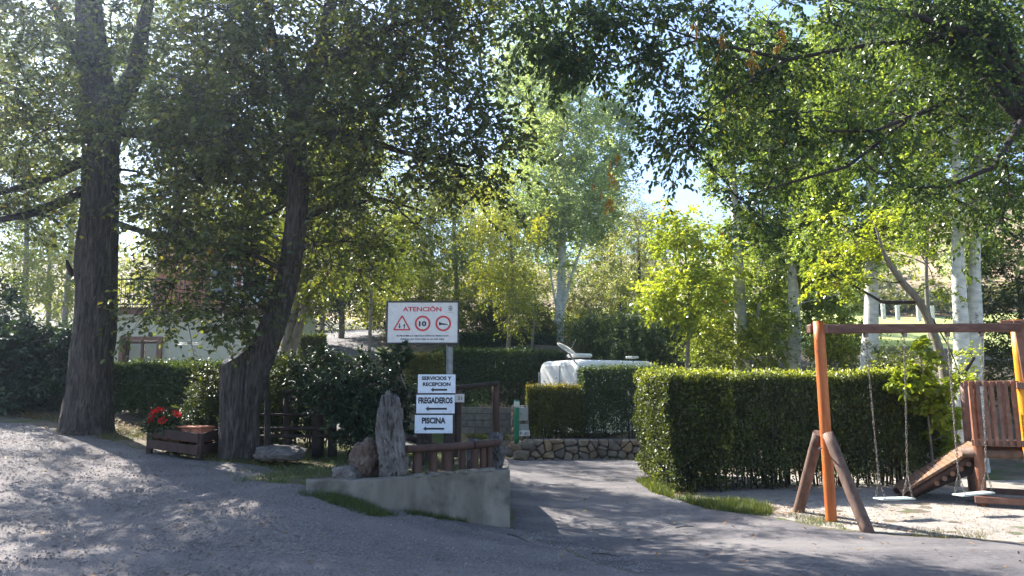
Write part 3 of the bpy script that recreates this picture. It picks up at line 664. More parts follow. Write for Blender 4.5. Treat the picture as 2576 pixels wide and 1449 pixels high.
for k_, (xs, ys, tx_, lb) in enumerate(plates):
    a = P(xs[0], ys[1], YD); b = P(xs[1], ys[0], YD); c0, c1 = (a[0] + b[0]) / 2, (a[2] + b[2]) / 2; w_, h_ = b[0] - a[0], b[2] - a[2]
    r = thing('direction_sign', lb, 'sign', (c0, YD, c1 - h_ / 2), 'direction plates on the wooden stand')
    tl = math.radians(-1.2 if k_ == 0 else -1.0); Rm = Matrix.Rotation(-tl, 3, 'Y')
    box('plate', (c0, YD, c1), (w_, .008, h_), M['signblue'], r, None, .002)
    y_ = YD - .0065; ax = c0 + [.03, .01, .0][k_]
    if k_ == 0:
        text('lettering', 'SERVICIOS Y', (c0 - .0, c1 + h_ * .30), h_ * .21, w_ * .80, M['black'], r, y_, .05)
        text('lettering', 'RECEPCION', (c0 + .0, c1 - h_ * .02), h_ * .21, w_ * .74, M['black'], r, y_, .05)
        az, al, at = c1 - h_ * .32, w_ * .22, h_ * .12
    elif k_ == 1:
        text('lettering', tx_, (c0, c1 + h_ * .20), h_ * .35, w_ * .90, M['black'], r, y_, .05)
        az, al, at = c1 - h_ * .25, w_ * .28, h_ * .13
    else:
        text('lettering', tx_, (c0, c1 + h_ * .20), h_ * .35, w_ * .63, M['black'], r, y_, .05)
        az, al, at = c1 - h_ * .25, w_ * .28, h_ * .13
    hl = at * 1.3
    flat('arrow_symbol', [(ax - al, az), (ax - al + hl, az + at), (ax - al + hl, az + at * .42), (ax + al, az + at * .42), (ax + al, az - at * .42), (ax - al + hl, az - at * .42), (ax - al + hl, az - at)], y_, M['black'], r)
    bm = bmesh.new()
    for u, v in ((-.42, -.42), (.40, -.38)):
        bm = bmesh.new(); bmesh.ops.create_icosphere(bm, subdivisions=1, radius=.006, matrix=Matrix.Translation((c0 + u * w_, YD - .005, c1 + v * h_)))
        bmobj('screw', bm, M['steel'], r)

# wooden frame with the 31 plate
YF = 12.0
root = thing('timber_gateway', 'dark timber gateway of two posts and a top rail behind the signs', 'gateway', tuple(P(1200, 1110, YF)))
f0 = P(1152, 975, YF); f1 = P(1248, 966, YF + .4)
log('post', [(f0[0], YF, WT - .25), (f0[0], YF, f0[2] + .02)], .062, M['darklog'], root, 12, .04, 41)
log('post', [(f1[0], YF + .4, WT - .25), (f1[0] - .01, YF + .4, f1[2] + .02)], .062, M['log'], root, 12, .04, 42)
log('top_rail', [f0 + [-.03, -.07, 0], f1 + [.03, -.07, .01]], .036, M['darklog'], root, 10, .04, 43)
a = P(1144, 1012, 11.85); b = P(1168, 991, 11.85)
r = thing('number_plate', 'small white plate numbered 31 beside the direction signs', 'sign', ((a[0] + b[0]) / 2, 11.85, a[2]))
box('plate', ((a + b) / 2)[:3], (b[0] - a[0], .008, b[2] - a[2]), M['signwhite'], r, None, .001)
text('lettering', '31', ((a[0] + b[0]) / 2 + .005, (a[2] + b[2]) / 2), .06, .07, M['black'], r, 11.843, .01)

# ------------------------------------------------------------------ stone wall, block wall, meter pillar
def clip_poly(poly, nx_, ny_, d):
    out = []
    for (ax, ay), (bx, by) in zip(poly, poly[1:] + poly[:1]):
        da = nx_ * ax + ny_ * ay - d; db = nx_ * bx + ny_ * by - d
        if da <= 0: out.append((ax, ay))
        if da * db < 0: t = da / (da - db); out.append((ax + t * (bx - ax), ay + t * (by - ay)))
    return out
def stone_cells(wd, ht, nx_, nz_, rng):
    pts = []
    for j in range(nz_):
        n = nx_ + rng.integers(-1, 2)
        for i in range(n): pts.append(((i + .5 + rng.uniform(-.46, .46)) * wd / n, (j + .5 + rng.uniform(-.42, .42)) * ht / nz_))
    cells = []
    for k, (px, py) in enumerate(pts):
        poly = [(0, 0), (wd, 0), (wd, ht), (0, ht)]
        for m, (qx, qy) in enumerate(pts):
            if m == k or abs(qx - px) > 1.2: continue
            dx, dy = qx - px, qy - py; poly = clip_poly(poly, dx, dy, dx * (px + qx) / 2 + dy * (py + qy) / 2)
            if len(poly) < 3: break
        if len(poly) >= 3: cells.append(poly)
    return cells
def stone_wall(root, o, dirx, wd, ht, nx_, nz_, seed, depth=.12, gap=.010):
    rng = np.random.default_rng(seed); dirx = Vector(dirx).normalized(); nrm_ = Vector((dirx.y, -dirx.x, 0))
    for poly in stone_cells(wd, ht, nx_, nz_, rng):
        c0 = sum(p[0] for p in poly) / len(poly); c1 = sum(p[1] for p in poly) / len(poly)
        # cut corners so that stones read as rounded
        pp = []
        for (ax, ay), (bx, by) in zip(poly, poly[1:] + poly[:1]): pp += [(ax + .22 * (bx - ax), ay + .22 * (by - ay)), (ax + .78 * (bx - ax), ay + .78 * (by - ay))]
        prm = np.array(pp); R_ = max(np.hypot(prm[:, 0] - c0, prm[:, 1] - c1).max(), .02); V = []; n = len(pp); out = rng.uniform(.0, .05)
        for lev, (sh, y) in enumerate(((1.0, 0), (1.0, .55), (.90, .86), (.6, 1.0))):
            for (ax, ay) in pp:
                k = sh * (1 - gap / R_); jx = rng.uniform(-.006, .006)
                p = Vector(o) + dirx * (c0 + (ax - c0) * k + jx) + Vector((0, 0, c1 + (ay - c1) * k + jx)) + nrm_ * (y * depth + (out if lev else 0)); V.append(p)
        i = np.arange(n); j = (i + 1) % n; Fs = [np.concatenate([np.stack([i + l * n, j + l * n, j + (l + 1) * n, i + (l + 1) * n], 1) for l in range(3)]), (np.arange(n) + 3 * n)[None]]
        mesh('stone', np.array(V), Fs, M['stone'], root)
g0 = G(1318, 1157); g1_ = G(1660, 1160)
YW = g0[1]; zt = P(1400, 1104, YW)[2]
root = thing('stone_wall', 'low rubble stone wall under the clipped hedges beyond the road', 'wall', tuple(g0))
wlen = g1_[0] - g0[0] + .4; zb = min(g0[2], g1_[2]) - .08
stone_wall(root, (g0[0], YW, zb), (1, 0, 0), wlen, zt - zb, 13, 4, 5)
box('mortar_core', (g0[0] + wlen / 2, YW + .27, (zb + zt) / 2 - .02), (wlen, .5, zt - zb), M['mortar'], root, None, .02)
# rounded end of loose stones at the left of the wall
for k_, (x0, x1, y0, y1, dy) in enumerate([(1283, 1318, 1108, 1136, 0), (1290, 1334, 1130, 1160, -.1), (1268, 1296, 1120, 1150, .05), (1300, 1345, 1108, 1132, -.02)]):
    c, s = rk(x0, x1, y0, y1, YW + dy, .4); o = rock('stone', '', c, s, 'stone', 60 + k_, None, 3, .05); del o['label']; del o['category']; o.parent = root; o.matrix_parent_inverse = Matrix.Translation(-root.location)
# block wall
YB = 21.0
a = P(1150, 1074, YB); b = P(1296, 1024, YB); root = thing('block_wall', 'low wall of grey concrete blocks below the dark back hedge', 'wall', (a[0], YB, a[2]))
rowsn = 3; bh_ = (b[2] - a[2]) / rowsn; bw_ = .44; k_ = 0
for r_ in range(rowsn + 1):
    x = a[0] - .6 - (bw_ / 2 if r_ % 2 else 0)
    while x < b[0] + .1:
        box('block', (x + bw_ / 2, YB, b[2] - bh_ * (r_ + .5)), (bw_ - .014, .2 + .01 * random.random(), bh_ - .014), M['blocks'], root, None, .008); x += bw_
box('mortar_core', ((a[0] + b[0]) / 2 - .3, YB + .01, (a[2] + b[2]) / 2 - bh_ / 2), (b[0] - a[0] + .7, .17, (b[2] - a[2]) + bh_ - .02), M['mortar'], root, None, 0)
# meter pillar
YP = YW + .35
root = thing('meter_pillar', 'stone pillar with two grey meter boxes beside the green lamp post', 'pillar', tuple(P(1310, 1108, YP)))
a = P(1286, 1110, YP); b = P(1330, 1020, YP)
stone_wall(root, (a[0], YP, a[2] - .05), (1, 0, 0), b[0] - a[0], b[2] - a[2] + .05, 2, 5, 9, .06, .014)
box('pillar_core', ((a[0] + b[0]) / 2, YP + .2, (a[2] + b[2]) / 2), (b[0] - a[0], .36, b[2] - a[2]), M['mortar'], root, None, .02)
for (y0, y1, x1) in ((1025, 1058, 1328), (1067, 1098, 1330)):
    p = P(1306, y1, YP - .12); q = P(x1, y0, YP - .12); bx = box('meter_box', ((p[0] + q[0]) / 2, YP - .07, (p[2] + q[2]) / 2), (q[0] - p[0], .12, q[2] - p[2]), M['greybox'], root, None, .006)
    box('latch', (p[0] + .03, YP - .134, (p[2] + q[2]) / 2), (.012, .008, .05), M['signframe'], root, None, 0)
p = P(1317, 1094, YP - .15); r = thing('plot_label', 'little white plate reading P-30 on the lower meter box', 'sign', tuple(p))
box('plate', (p[0] + .02, YP - .139, p[2] + .04), (.26, .006, .13), M['signwhite'], r, None, 0); text('lettering', 'P-30', (p[0] + .02, p[2] + .035), .08, .20, M['black'], r, YP - .144, .01)
# green lamp bollard
YG = YW - .12
a = P(1300, 1112, YG); b = P(1300, 1006, YG); r = thing('lamp_post', 'short green lamp post with a white cap by the stone wall', 'lamp post', (a[0], YG, a[2]))
hh = b[2] - a[2]
log('pole', [(a[0], YG, a[2] - .05), (a[0], YG, a[2] + hh * .82)], .062, M['green'], r, 18, 0, 0)
log('lamp_cover', [(a[0], YG, a[2] + hh * .82), (a[0], YG, a[2] + hh * .86), (a[0], YG, a[2] + hh * .965)], [.066, .072, .066], M['lampwhite'], r, 18, 0, 0)
log('cap', [(a[0], YG, a[2] + hh * .965), (a[0], YG, a[2] + hh)], [.074, .06], M['green'], r, 18, 0, 0)

# ------------------------------------------------------------------ caravan
cc = P(1457, 970, 20.4); al = math.radians(60)
ex = Vector((math.sin(al), math.cos(al), 0)); ey = Vector((-math.cos(al), math.sin(al), 0))     # long axis to the right-back, width to the left-back
root = thing('caravan', 'white caravan parked behind the clipped hedges', 'caravan', (cc[0], cc[1], g1(cc[0], cc[1])))
ztop = P(1457, 900, 20.4)[2]; z0 = ztop - 2.05; Lc, Wc = 3.1, 2.1
prof = []   # rounded box profile across the width (v) and z, lofted along length with rounded ends
def ring(sc, u, zs=1.0):
    pts = []
    rr = .24; v0, v1, za, zb_ = -sc, Wc + sc, z0, ztop + sc
    for (cv, cz_, a0) in ((v1 - rr, zb_ - rr, 0), (v0 + rr, zb_ - rr, 90)):
        for t in range(6):
            an = math.radians(a0 + t * 18); pts.append((cv + rr * math.cos(an), cz_ + rr * math.sin(an) * .8 + .05 * (1 - abs((cv + rr * math.cos(an)) / Wc * 2 - 1))))
    pts += [(v0, za), (v1, za)]
    return pts
V = []; us = [(0, -.16), (.03, -.07), (.10, -.02), (.2, 0), (Lc * .5, 0), (Lc - .5, 0), (Lc - .25, -.06), (Lc - .08, -.2), (Lc, -.4)]
for u, sc in us:
    for v, z in ring(sc, u):
        p = Vector((cc[0], cc[1], 0)) + ex * u + ey * v; V.append((p.x, p.y, z))
n = 14; i = np.arange(n); j = (i + 1) % n
Fs = [np.concatenate([np.stack([i + l * n, j + l * n, j + (l + 1) * n, i + (l + 1) * n], 1) for l in range(len(us) - 1)]), np.stack([np.arange(n)[::-1], np.arange(n) + (len(us) - 1) * n])]
mesh('body', np.array(V), Fs, M['caravan'], root, smooth=False)
def cbox(name, u, v, z, s, mat, par=root, bev=.01):
    p = Vector((cc[0], cc[1], z)) + ex * u + ey * v; return box(name, p, s, M[mat], par, Matrix((ex, ey, Vector((0, 0, 1)))).transposed(), bev)
wn = cbox('window', -.012, .36, ztop - 1.02, (.03, .42, .5), 'glass'); cbox('window', -.012, 1.35, ztop - 1.02, (.03, .5, .5), 'glass')
cbox('window', 1.2, -.012, ztop - .85, (.9, .03, .45), 'glass'); cbox('trim_rail', -.008, .95, ztop - .62, (.02, .02, .9), 'caravantrim', bev=.003)
cbox('trim_rail', 1.55, -.01, ztop - .27, (2.3, .02, .03), 'caravantrim', bev=.003)
for v_ in (.02, Wc - .02): cbox('corner_trim', .012, v_, ztop - 1.2, (.05, .03, 1.7), 'caravantrim', bev=.008)
cbox('locker_hatch', -.010, 1.5, ztop - 1.55, (.02, .6, .5), 'caravantrim', bev=.006)
for u_ in (1.0, 2.1): cbox('panel_seam', u_, -.006, ztop - 1.1, (.012, .012, 1.6), 'caravantrim', bev=0)
rv = cbox('roof_vent', .55, .75, ztop + .10, (.62, .5, .11), 'caravan', bev=.05); cbox('roof_cap', 2.6, .9, ztop + .1, (.3, .3, .07), 'caravan', bev=.02)
for u in (1.9,):
    for v in (.08, Wc - .08):
        p = Vector((cc[0], cc[1], z0 + .0)) + ex * u + ey * v; q = p + ey * .16; log('wheel', [p - ey * .02, q], .32, M['signframe'], root, 18, 0, 0)
r = thing('satellite_dish', 'tilted grey satellite dish on the caravan roof', 'satellite dish', tuple(P(1440, 896, 20.6)))
dc = Vector(P(1424, 880, 20.6)); dn = Vector((.50, -.30, .82)).normalized(); q_ = dn.to_track_quat('Z', 'Y').to_matrix()
bm = bmesh.new(); rings = []
for t in range(6):
    rad = .30 * t / 5 + .001; rings.append([bm.verts.new(dc + q_ @ Vector((rad * math.cos(a), rad * 1.05 * math.sin(a), .35 * rad * rad + 0))) for a in np.linspace(0, 2 * math.pi, 25)[:-1]])
for a_, b_ in zip(rings[:-1], rings[1:]):
    for k in range(24): bm.faces.new((a_[k], a_[(k + 1) % 24], b_[(k + 1) % 24], b_[k]))
bmesh.ops.solidify(bm, geom=bm.faces[:], thickness=.012); bmobj('dish', bm, M['dish'], r, True)
log('feed_arm', [dc + q_ @ Vector((.28, 0, .0)), dc + q_ @ Vector((.20, 0, .36))], .010, M['steel'], r, 8, 0, 0)
log('mount', [Vector(P(1447, 902, 20.6)) - Vector((0, 0, .1)), dc + Vector((.02, 0, -.01))], .025, M['caravantrim'], r, 8, 0, 0)

# ------------------------------------------------------------------ playground set
YA = 9.3
def PX(cx_, cy_): return 1980.6 + cx_ * .441, 766.7 + cy_ * .441
pbase = P(2092, 1313, YA); ptop = P(2059, 809, YA)
root = thing('playground_frame', 'wooden swing frame with orange post joined to a slatted climbing tower', 'playground', (pbase[0], YA, g1(pbase[0], YA)))
log('orange_post', [(pbase[0], YA, pbase[2] - .2), ptop], .066, M['orange'], root, 22, .02, 51, 12)
cpc = bmesh.new()
jt = P(2066, 1090, YA)
for nm, bx, by, Y, dy in (('brace_leg', 2003, 1296, 10.05, .10), ('brace_leg', 2189, 1344, 8.62, -.11)):
    e = P(bx, by, Y); e[2] -= .05; t = np.array([P(2070, 1095, YA)[0] + (.03 if dy < 0 else -.02), YA + dy, P(2070, 1097, YA)[2]]); d = (t - e); log(nm, [e, t + d * .03], [.072, .066], M['brace'], root, 18, .04, 52 + int(by), 10)
log('bolt', [P(2060, 1128, YA - .19), P(2066, 1128, YA - .1)], .012, M['steel'], root, 8, 0)
bl = P(2034, 828, YA + .11); br = P(2560, 824, YA + .72)
plank('swing_beam', bl, br, .10, .115, M['beam'], root, bev=.012)
box('beam_bracket', P(2070, 828, YA - .0) + [.02, .02, 0], (.05, .14, .10), M['brownpaint'], root)
# tower
YT = 10.5
def T(cx_, cy_, Y=YT): x, y = PX(cx_, cy_); return P(x, y, Y)
tl_ = T(1087, 790); zg = g1(tl_[0], YT)
zdeck = T(1080, 785)[2]; zrail = T(1080, 450)[2]
xl = T(1087, 800)[0]; fx = Vector((.90, -.436, 0)); fy = Vector((.436, .90, 0)); TO = Vector((xl, YT, 0))
def TW(a, b, z): q = TO + fx * a + fy * b; return Vector((q.x, q.y, z))
Rt = Matrix((fx, fy, Vector((0, 0, 1)))).transposed()
sR = min(np.arange(.3, 1.6, .01), key=lambda a: abs(TW(a, 0, 0).x / TW(a, 0, 0).y - P(2576, 1000, 1)[0]))    # where the front face leaves the view
WTt = 1.15
log('tower_post', [TW(0, 0, zg - .2), TW(0, 0, zrail + .02)], .062, M['brownpaint'], root, 18, .02, 61)
log('tower_post', [TW(0, 1.1, zg - .2), TW(0, 1.1, zrail + .02)], .062, M['brownpaint'], root, 18, .02, 62)
zt_ = T(1300, 82, YT - .4)[2]
log('tall_post', [TW(sR + .0, -.05, zg - .2), TW(sR - .03, -.05, zt_)], .068, M['yelloworange'], root, 22, .02, 63)
log('tall_post', [TW(sR + .7, 1.1, zg - .2), TW(sR + .7, 1.1, zt_)], .062, M['yelloworange'], root, 22, .02, 64)
plank('top_cross_board', TW(sR - .22, -.15, zt_ - .06), TW(sR + .9, -.15, zt_ - .05), .03, .10, M['brownpaint'], root)
plank('upright_board', TW(sR - .02, -.20, zt_ - .02), TW(sR + .03, -.20, zrail + .03), .11, .03, M['brownpaint'], root, up=tuple(-fy))
box('bottom_bracket', TW(sR, -.16, zrail - .03), (.2, .05, .09), M['brownpaint'], root, Rt)
plank('guard_rail', TW(-.12, -.085, zrail), TW(sR, -.085, zrail + .0), .03, .075, M['brownpaint'], root)
plank('guard_rail', TW(-.08, -.085, zdeck), TW(sR + .9, -.085, zdeck), .03, .085, M['brownpaint'], root)
ns = 7
for k in range(ns):
    a_ = -.03 + k * (sR - .03) / (ns - .2)
    plank('slat', TW(a_, -.114, zdeck - .04), TW(a_ - .012, -.114, zrail + .035), .050, .024, M['brownpaint'], root, up=tuple(-fy))
for k in range(8): plank('deck_plank', TW(.02, .03 + k * .135, zdeck - .02), TW(sR + .8, .03 + k * .135, zdeck - .02), .12, .03, M['palewood'], root)
for k in range(5): plank('far_slat', TW(.35 + k * .16, 1.17, zdeck), TW(.35 + k * .16, 1.17, zrail), .066, .024, M['brownpaint'], root, up=tuple(-fy))
for k, bb in enumerate((.02, 1.08)): log('deck_joist', [TW(-.20, bb, zdeck - .15), TW(sR + .9, bb, zdeck - .15)], .062, M['palewood'], root, 14, .02, 70 + k)
plank('ground_beam', TW(-.10, -.10, zg + .10), TW(sR + .9, -.10, zg + .10), .06, .085, M['brownpaint'], root)
plank('ground_beam', TW(.1, 1.0, zg + .1), TW(sR + .9, 1.0, zg + .1), .06, .085, M['brownpaint'], root)
# climbing ramp
r0 = TW(.02, .15, zdeck - .06); r1 = Vector(T(640, 1075, YT + .55)); wv = Vector((.30, .72, 0))
for k, off in enumerate((Vector((0, 0, -.09)), wv + Vector((0, 0, -.09)))): log('ramp_rail', [r0 + off + (r0 - r1) * .12, r1 + off], .062, M['log'], root, 14, .03, 80 + k)
pu = (r1 - r0).normalized().cross(wv); pu = (pu if pu.z > 0 else -pu).normalized()
for k in range(17):
    t = (k + .3) / 17; c_ = r0 + (r1 - r0) * t; plank('ramp_plank', c_ - wv * .14, c_ + wv * 1.12, .070, .042, M['palewood'], root, up=tuple(pu))
for k in range(6):
    t = .04 + k * .1; c_ = r0 + (r1 - r0) * t - Vector((0, 0, .15)); log('rung', [c_ - wv * .10, c_ + wv * 1.1], .035, M['palewood'], root, 10, .02, 90 + k)
bm = bmesh.new(); s4 = [r0 + Vector((.0, .06, -.16)), r1 + Vector((0, .06, -.10)), Vector((r1.x + .25, r1.y + .02, zg + .04)), Vector((r0.x - .1, r0.y + .02, zg + .42))]
fs = [bm.verts.new(v) for v in s4] + [bm.verts.new(v + Vector((0.01, .03, 0))) for v in s4]
for f in ((0, 1, 2, 3), (7, 6, 5, 4), (0, 4, 5, 1), (1, 5, 6, 2), (2, 6, 7, 3), (3, 7, 4, 0)): bm.faces.new([fs[k] for k in f])
bmobj('ramp_cheek', bm, M['darklog'], root)
# swings
def link_mesh():
    n = 10; L_, R_ = .017, .0095; pts = []
    for t in range(n):
        a = 2 * math.pi * t / n; pts.append((R_ * math.cos(a), 0, R_ * math.sin(a) + (L_ if math.sin(a) > 0.01 else (-L_ if math.sin(a) < -.01 else 0))))
    pts = np.array(pts); V = []
    for t in range(n):
        tg = pts[(t + 1) % n] - pts[t - 1]; tg /= np.linalg.norm(tg); s1 = np.array([0, 1, 0]); s2 = np.cross(tg, s1)
        for a in range(4): V.append(pts[t] + .0038 * (math.cos(a * math.pi / 2) * s1 + math.sin(a * math.pi / 2) * s2))
    Fc = [(t * 4 + a, t * 4 + (a + 1) % 4, ((t + 1) % n) * 4 + (a + 1) % 4, ((t + 1) % n) * 4 + a) for t in range(n) for a in range(4)]
    return np.array(V), np.array(Fc)
LV, LF = link_mesh()
def chain(name, a, b, parent):
    a = np.array(a); b = np.array(b); d = b - a; Ln = np.linalg.norm(d); n = int(Ln / .038); R1 = np.array(Vector(d / Ln).to_track_quat('Z', 'Y').to_matrix()); Vs = []; Fs = []
    for k in range(n):
        R2 = np.array(Matrix.Rotation(math.pi / 2 * (k % 2) + .3 * math.sin(k * 2.1), 3, 'Z')); Vs.append((R1 @ R2 @ (LV * 1.05).T).T + a + d * (k + .5) / n); Fs.append(LF + k * len(LV))
    return mesh(name, np.concatenate(Vs), np.concatenate(Fs), M['chain'], parent)
def beam_at(px): t = (px - 2034) / (2560 - 2034); p = bl + (br - bl) * t; return p
for (h0, h1, s0, s1, lb) in (((2170, 2265), None, P(2207, 1255, 9.45), P(2292, 1253, 9.6), 'pale flat swing seat hanging on chains next to the orange post'),
                             ((2374, 2462), None, P(2408, 1246, 9.75), P(2490, 1238, 9.95), 'pale flat swing seat hanging on chains in front of the tower ramp')):
    mid = (s0 + s1) / 2; r = thing('swing', lb, 'swing', tuple(mid), 'swings under the beam')
    for hx, se, sg in ((h0[0], s0, 1), (h0[1], s1, -1)):
        bp = beam_at(hx); bp[2] -= .06; box('hanger', bp + [0, 0, -.025], (.05, .06, .055), M['chain'], r, None, .006)
        d = (s1 - s0) / np.linalg.norm(s1 - s0); at = se + d * sg * .05
        fork = at * .86 + bp * .14; chain('chain', bp + [0, 0, -.05], fork, r)
        pr_ = np.array([-d[1], d[0], 0]) * .075
        chain('chain', fork, at + pr_ + [0, 0, .01], r); chain('chain', fork, at - pr_ + [0, 0, .01], r)
    plank('seat', s0, s1, .17, .020, M['seat'], r, bev=.01)

# ------------------------------------------------------------------ house
YH = 22.0
x0, x1 = P(255, 850, YH)[0], P(752, 850, YH)[0]; zc = P(500, 800, YH)[2]; zr = P(500, 774, YH)[2]; zb = 1.0; xm = (x0 + x1) / 2
root = thing('house', 'cream walled house with brick edged terrace behind the left hedge', 'house', (xm, YH, zb))
w0, w1 = P(304, 860, YH)[0], P(410, 860, YH)[0]; wz0, wz1 = P(350, 930, YH)[2], P(350, 847, YH)[2]
bm = bmesh.new()
add_box(bm, ((x0 + w0) / 2, YH + .15, (zb + zc) / 2), (w0 - x0, .3, zc - zb)); add_box(bm, ((w1 + x1) / 2, YH + .15, (zb + zc) / 2), (x1 - w1, .3, zc - zb))
add_box(bm, ((w0 + w1) / 2, YH + .15, (wz1 + zc) / 2), (w1 - w0 - .004, .3, zc - wz1)); add_box(bm, ((w0 + w1) / 2, YH + .15, (zb + wz0) / 2), (w1 - w0 - .004, .3, wz0 - zb))
add_box(bm, (x1 - .15, YH + 1.05, (zb + zc) / 2), (.3, 1.48, zc - zb)); add_box(bm, (x1 - 1.75, YH + 3.6, (zb + zc) / 2), (.3, 3.5, zc - zb)); add_box(bm, (x1 - .96, YH + 1.65, (zb + zc) / 2), (1.3, .3, zc - zb))
bmobj('wall', bm, M['render'], root)

fr_ = bmesh.new(); ww = w1 - w0; wh = wz1 - wz0; wc = (w0 + w1) / 2; wzc = (wz0 + wz1) / 2
for cx2, sx in ((w0 + .06, .12), (w1 - .06, .12)): add_box(fr_, (cx2, YH - .03, wzc), (sx, .12, wh))
add_box(fr_, (wc, YH - .03, wz1 - .06), (ww - .244, .12, .12)); wfr = bmobj('window_surround', fr_, M['brick'], root)
fr_ = bmesh.new()
for cx2 in (w0 + .16, wc, w1 - .16): add_box(fr_, (cx2, YH + .08, wzc - .06), (.08, .06, wh - .122))
add_box(fr_, (wc, YH + .085, wz1 - .16), (ww - .26, .06, .07)); wi = bmobj('window', fr_, M['windowwood'], root)
for sx in (-1, 1):
    o = box('pane', (wc + sx * (ww / 4 - .05), YH + .11, wzc - .06), (ww / 2 - .2, .01, wh - .2), M['glass'], None, None, 0); o.parent = wi
box('terrace_slab', (xm, YH + .85, zc + .05), (x1 - x0 + .1, 1.9, .1), M['render'], root, None, 0); box('terrace_slab', (xm - .8, YH + 3.6, zc + .05), (x1 - x0 - 1.5, 3.5, .1), M['render'], root, None, 0)
ncr = 5; ch = (zr - zc - .10) / ncr
for k in range(ncr):
    for q in range(int((x1 - x0) / .5)): pass
bricks = bmesh.new()
for k in range(ncr):
    x = x0 - .1 - (.12 if k % 2 else 0)
    while x < x1 + .1: add_box(bricks, (x + .12, YH - .06 - .025 * (k == ncr - 1), zc + .10 + (k + .5) * ch), (.228, .22, ch - .012)); x += .24
o = bmobj('brick_course', bricks, M['brick'], root); o['kind'] = 'stuff'
box('mortar_core', (xm, YH - .05, (zc + zr) / 2 + .05), (x1 - x0, .18, zr - zc - .11), M['mortar'], root, None, 0)
# railing + upper floor
rl = bmesh.new()
for k in range(46): add_box(rl, (x0 + .1 + k * (x1 - x0 - .2) / 45, YH + .02, zr + .42), (.015, .015, .84))
add_box(rl, (xm, YH + .02, zr + .86), (x1 - x0, .04, .04)); add_box(rl, (xm, YH + .02, zr + .10), (x1 - x0, .03, .03)); bmobj('railing', rl, M['signframe'], root)
YU = YH + 3.0; xu1 = x1 - 1.7
box('upper_wall', ((x0 + xu1) / 2, YU + .15, zr + 1.3), (xu1 - x0, .3, 2.8), M['orangewall'], root, None, 0)
box('upper_side_wall', (xu1 - .15, YU + 2.3, zr + 1.3), (.29, 3.98, 2.8), M['orangewall'], root, None, 0)
for px in (560, 640):
    c_ = P(px, 745, YU); o = box('upper_window', (c_[0], YU - .01, zr + 1.2), (.9, .08, 1.1), M['plastic'], root, None, .01); g_ = box('pane', (c_[0], YU - .055, zr + 1.2), (.74, .01, .94), M['glass'], None, None, 0); g_.parent = o
bm = bmesh.new(); hw = (xu1 - x0) / 2 + .4; xc_ = (x0 + xu1) / 2
vs = [bm.verts.new(v) for v in ((xc_ - hw, YU - .5, zr + 2.7), (xc_ + hw, YU - .5, zr + 2.7), (xc_ + hw, YU + 5, zr + 2.7), (xc_ - hw, YU + 5, zr + 2.7), (xc_ - hw + .4, YU + 2.2, zr + 3.9), (xc_ + hw - .4, YU + 2.2, zr + 3.9))]
for f in ((0, 1, 5, 4), (2, 3, 4, 5), (1, 2, 5), (3, 0, 4), (3, 2, 1, 0)): bm.faces.new([vs[k] for k in f])
bmobj('roof', bm, M['roof'], root)
def garden_chair(x, y, z, lb):
    r = thing('garden_chair', lb, 'chair', (x, y, z), 'white chairs on the terrace')
    box('seat', (x, y, z + .44), (.46, .44, .04), M['plastic'], r, None, .01); box('backrest', (x, y + .22, z + .68), (.46, .04, .46), M['plastic'], r, Matrix.Rotation(-.12, 3, 'X'), .015)
    for sx in (-.2, .2):
        for sy in (-.18, .2): box('leg', (x + sx, y + sy, z + .21), (.04, .04, .42), M['plastic'], r, None, 0)
c_ = P(630, 770, YH + .9); garden_chair(c_[0], YH + .9, zc + .102, 'white plastic chair on the terrace, nearest the leaning trunk')
c_ = P(590, 770, YH + 1.5); garden_chair(c_[0], YH + 1.5, zc + .102, 'white plastic chair further back on the terrace')
# aerial
a = P(478, 915, 15.5); b = P(478, 862, 15.5); r = thing('tv_aerial', 'thin white television aerial above the hedge by the cream wall', 'aerial', tuple(a))
log('mast', [a - [0, 0, .3], b], .011, M['plastic'], r, 8, 0)
l_, rr_ = P(447, 863, 15.5), P(506, 863, 15.5)
for dz in (0, -.03): log('dipole', [l_ + [0, 0, dz], rr_ + [0, 0, dz]], .006, M['plastic'], r, 6, 0)
box('aerial_box', b + [0, -.02, .0], (.08, .05, .07), M['greybox'], r)

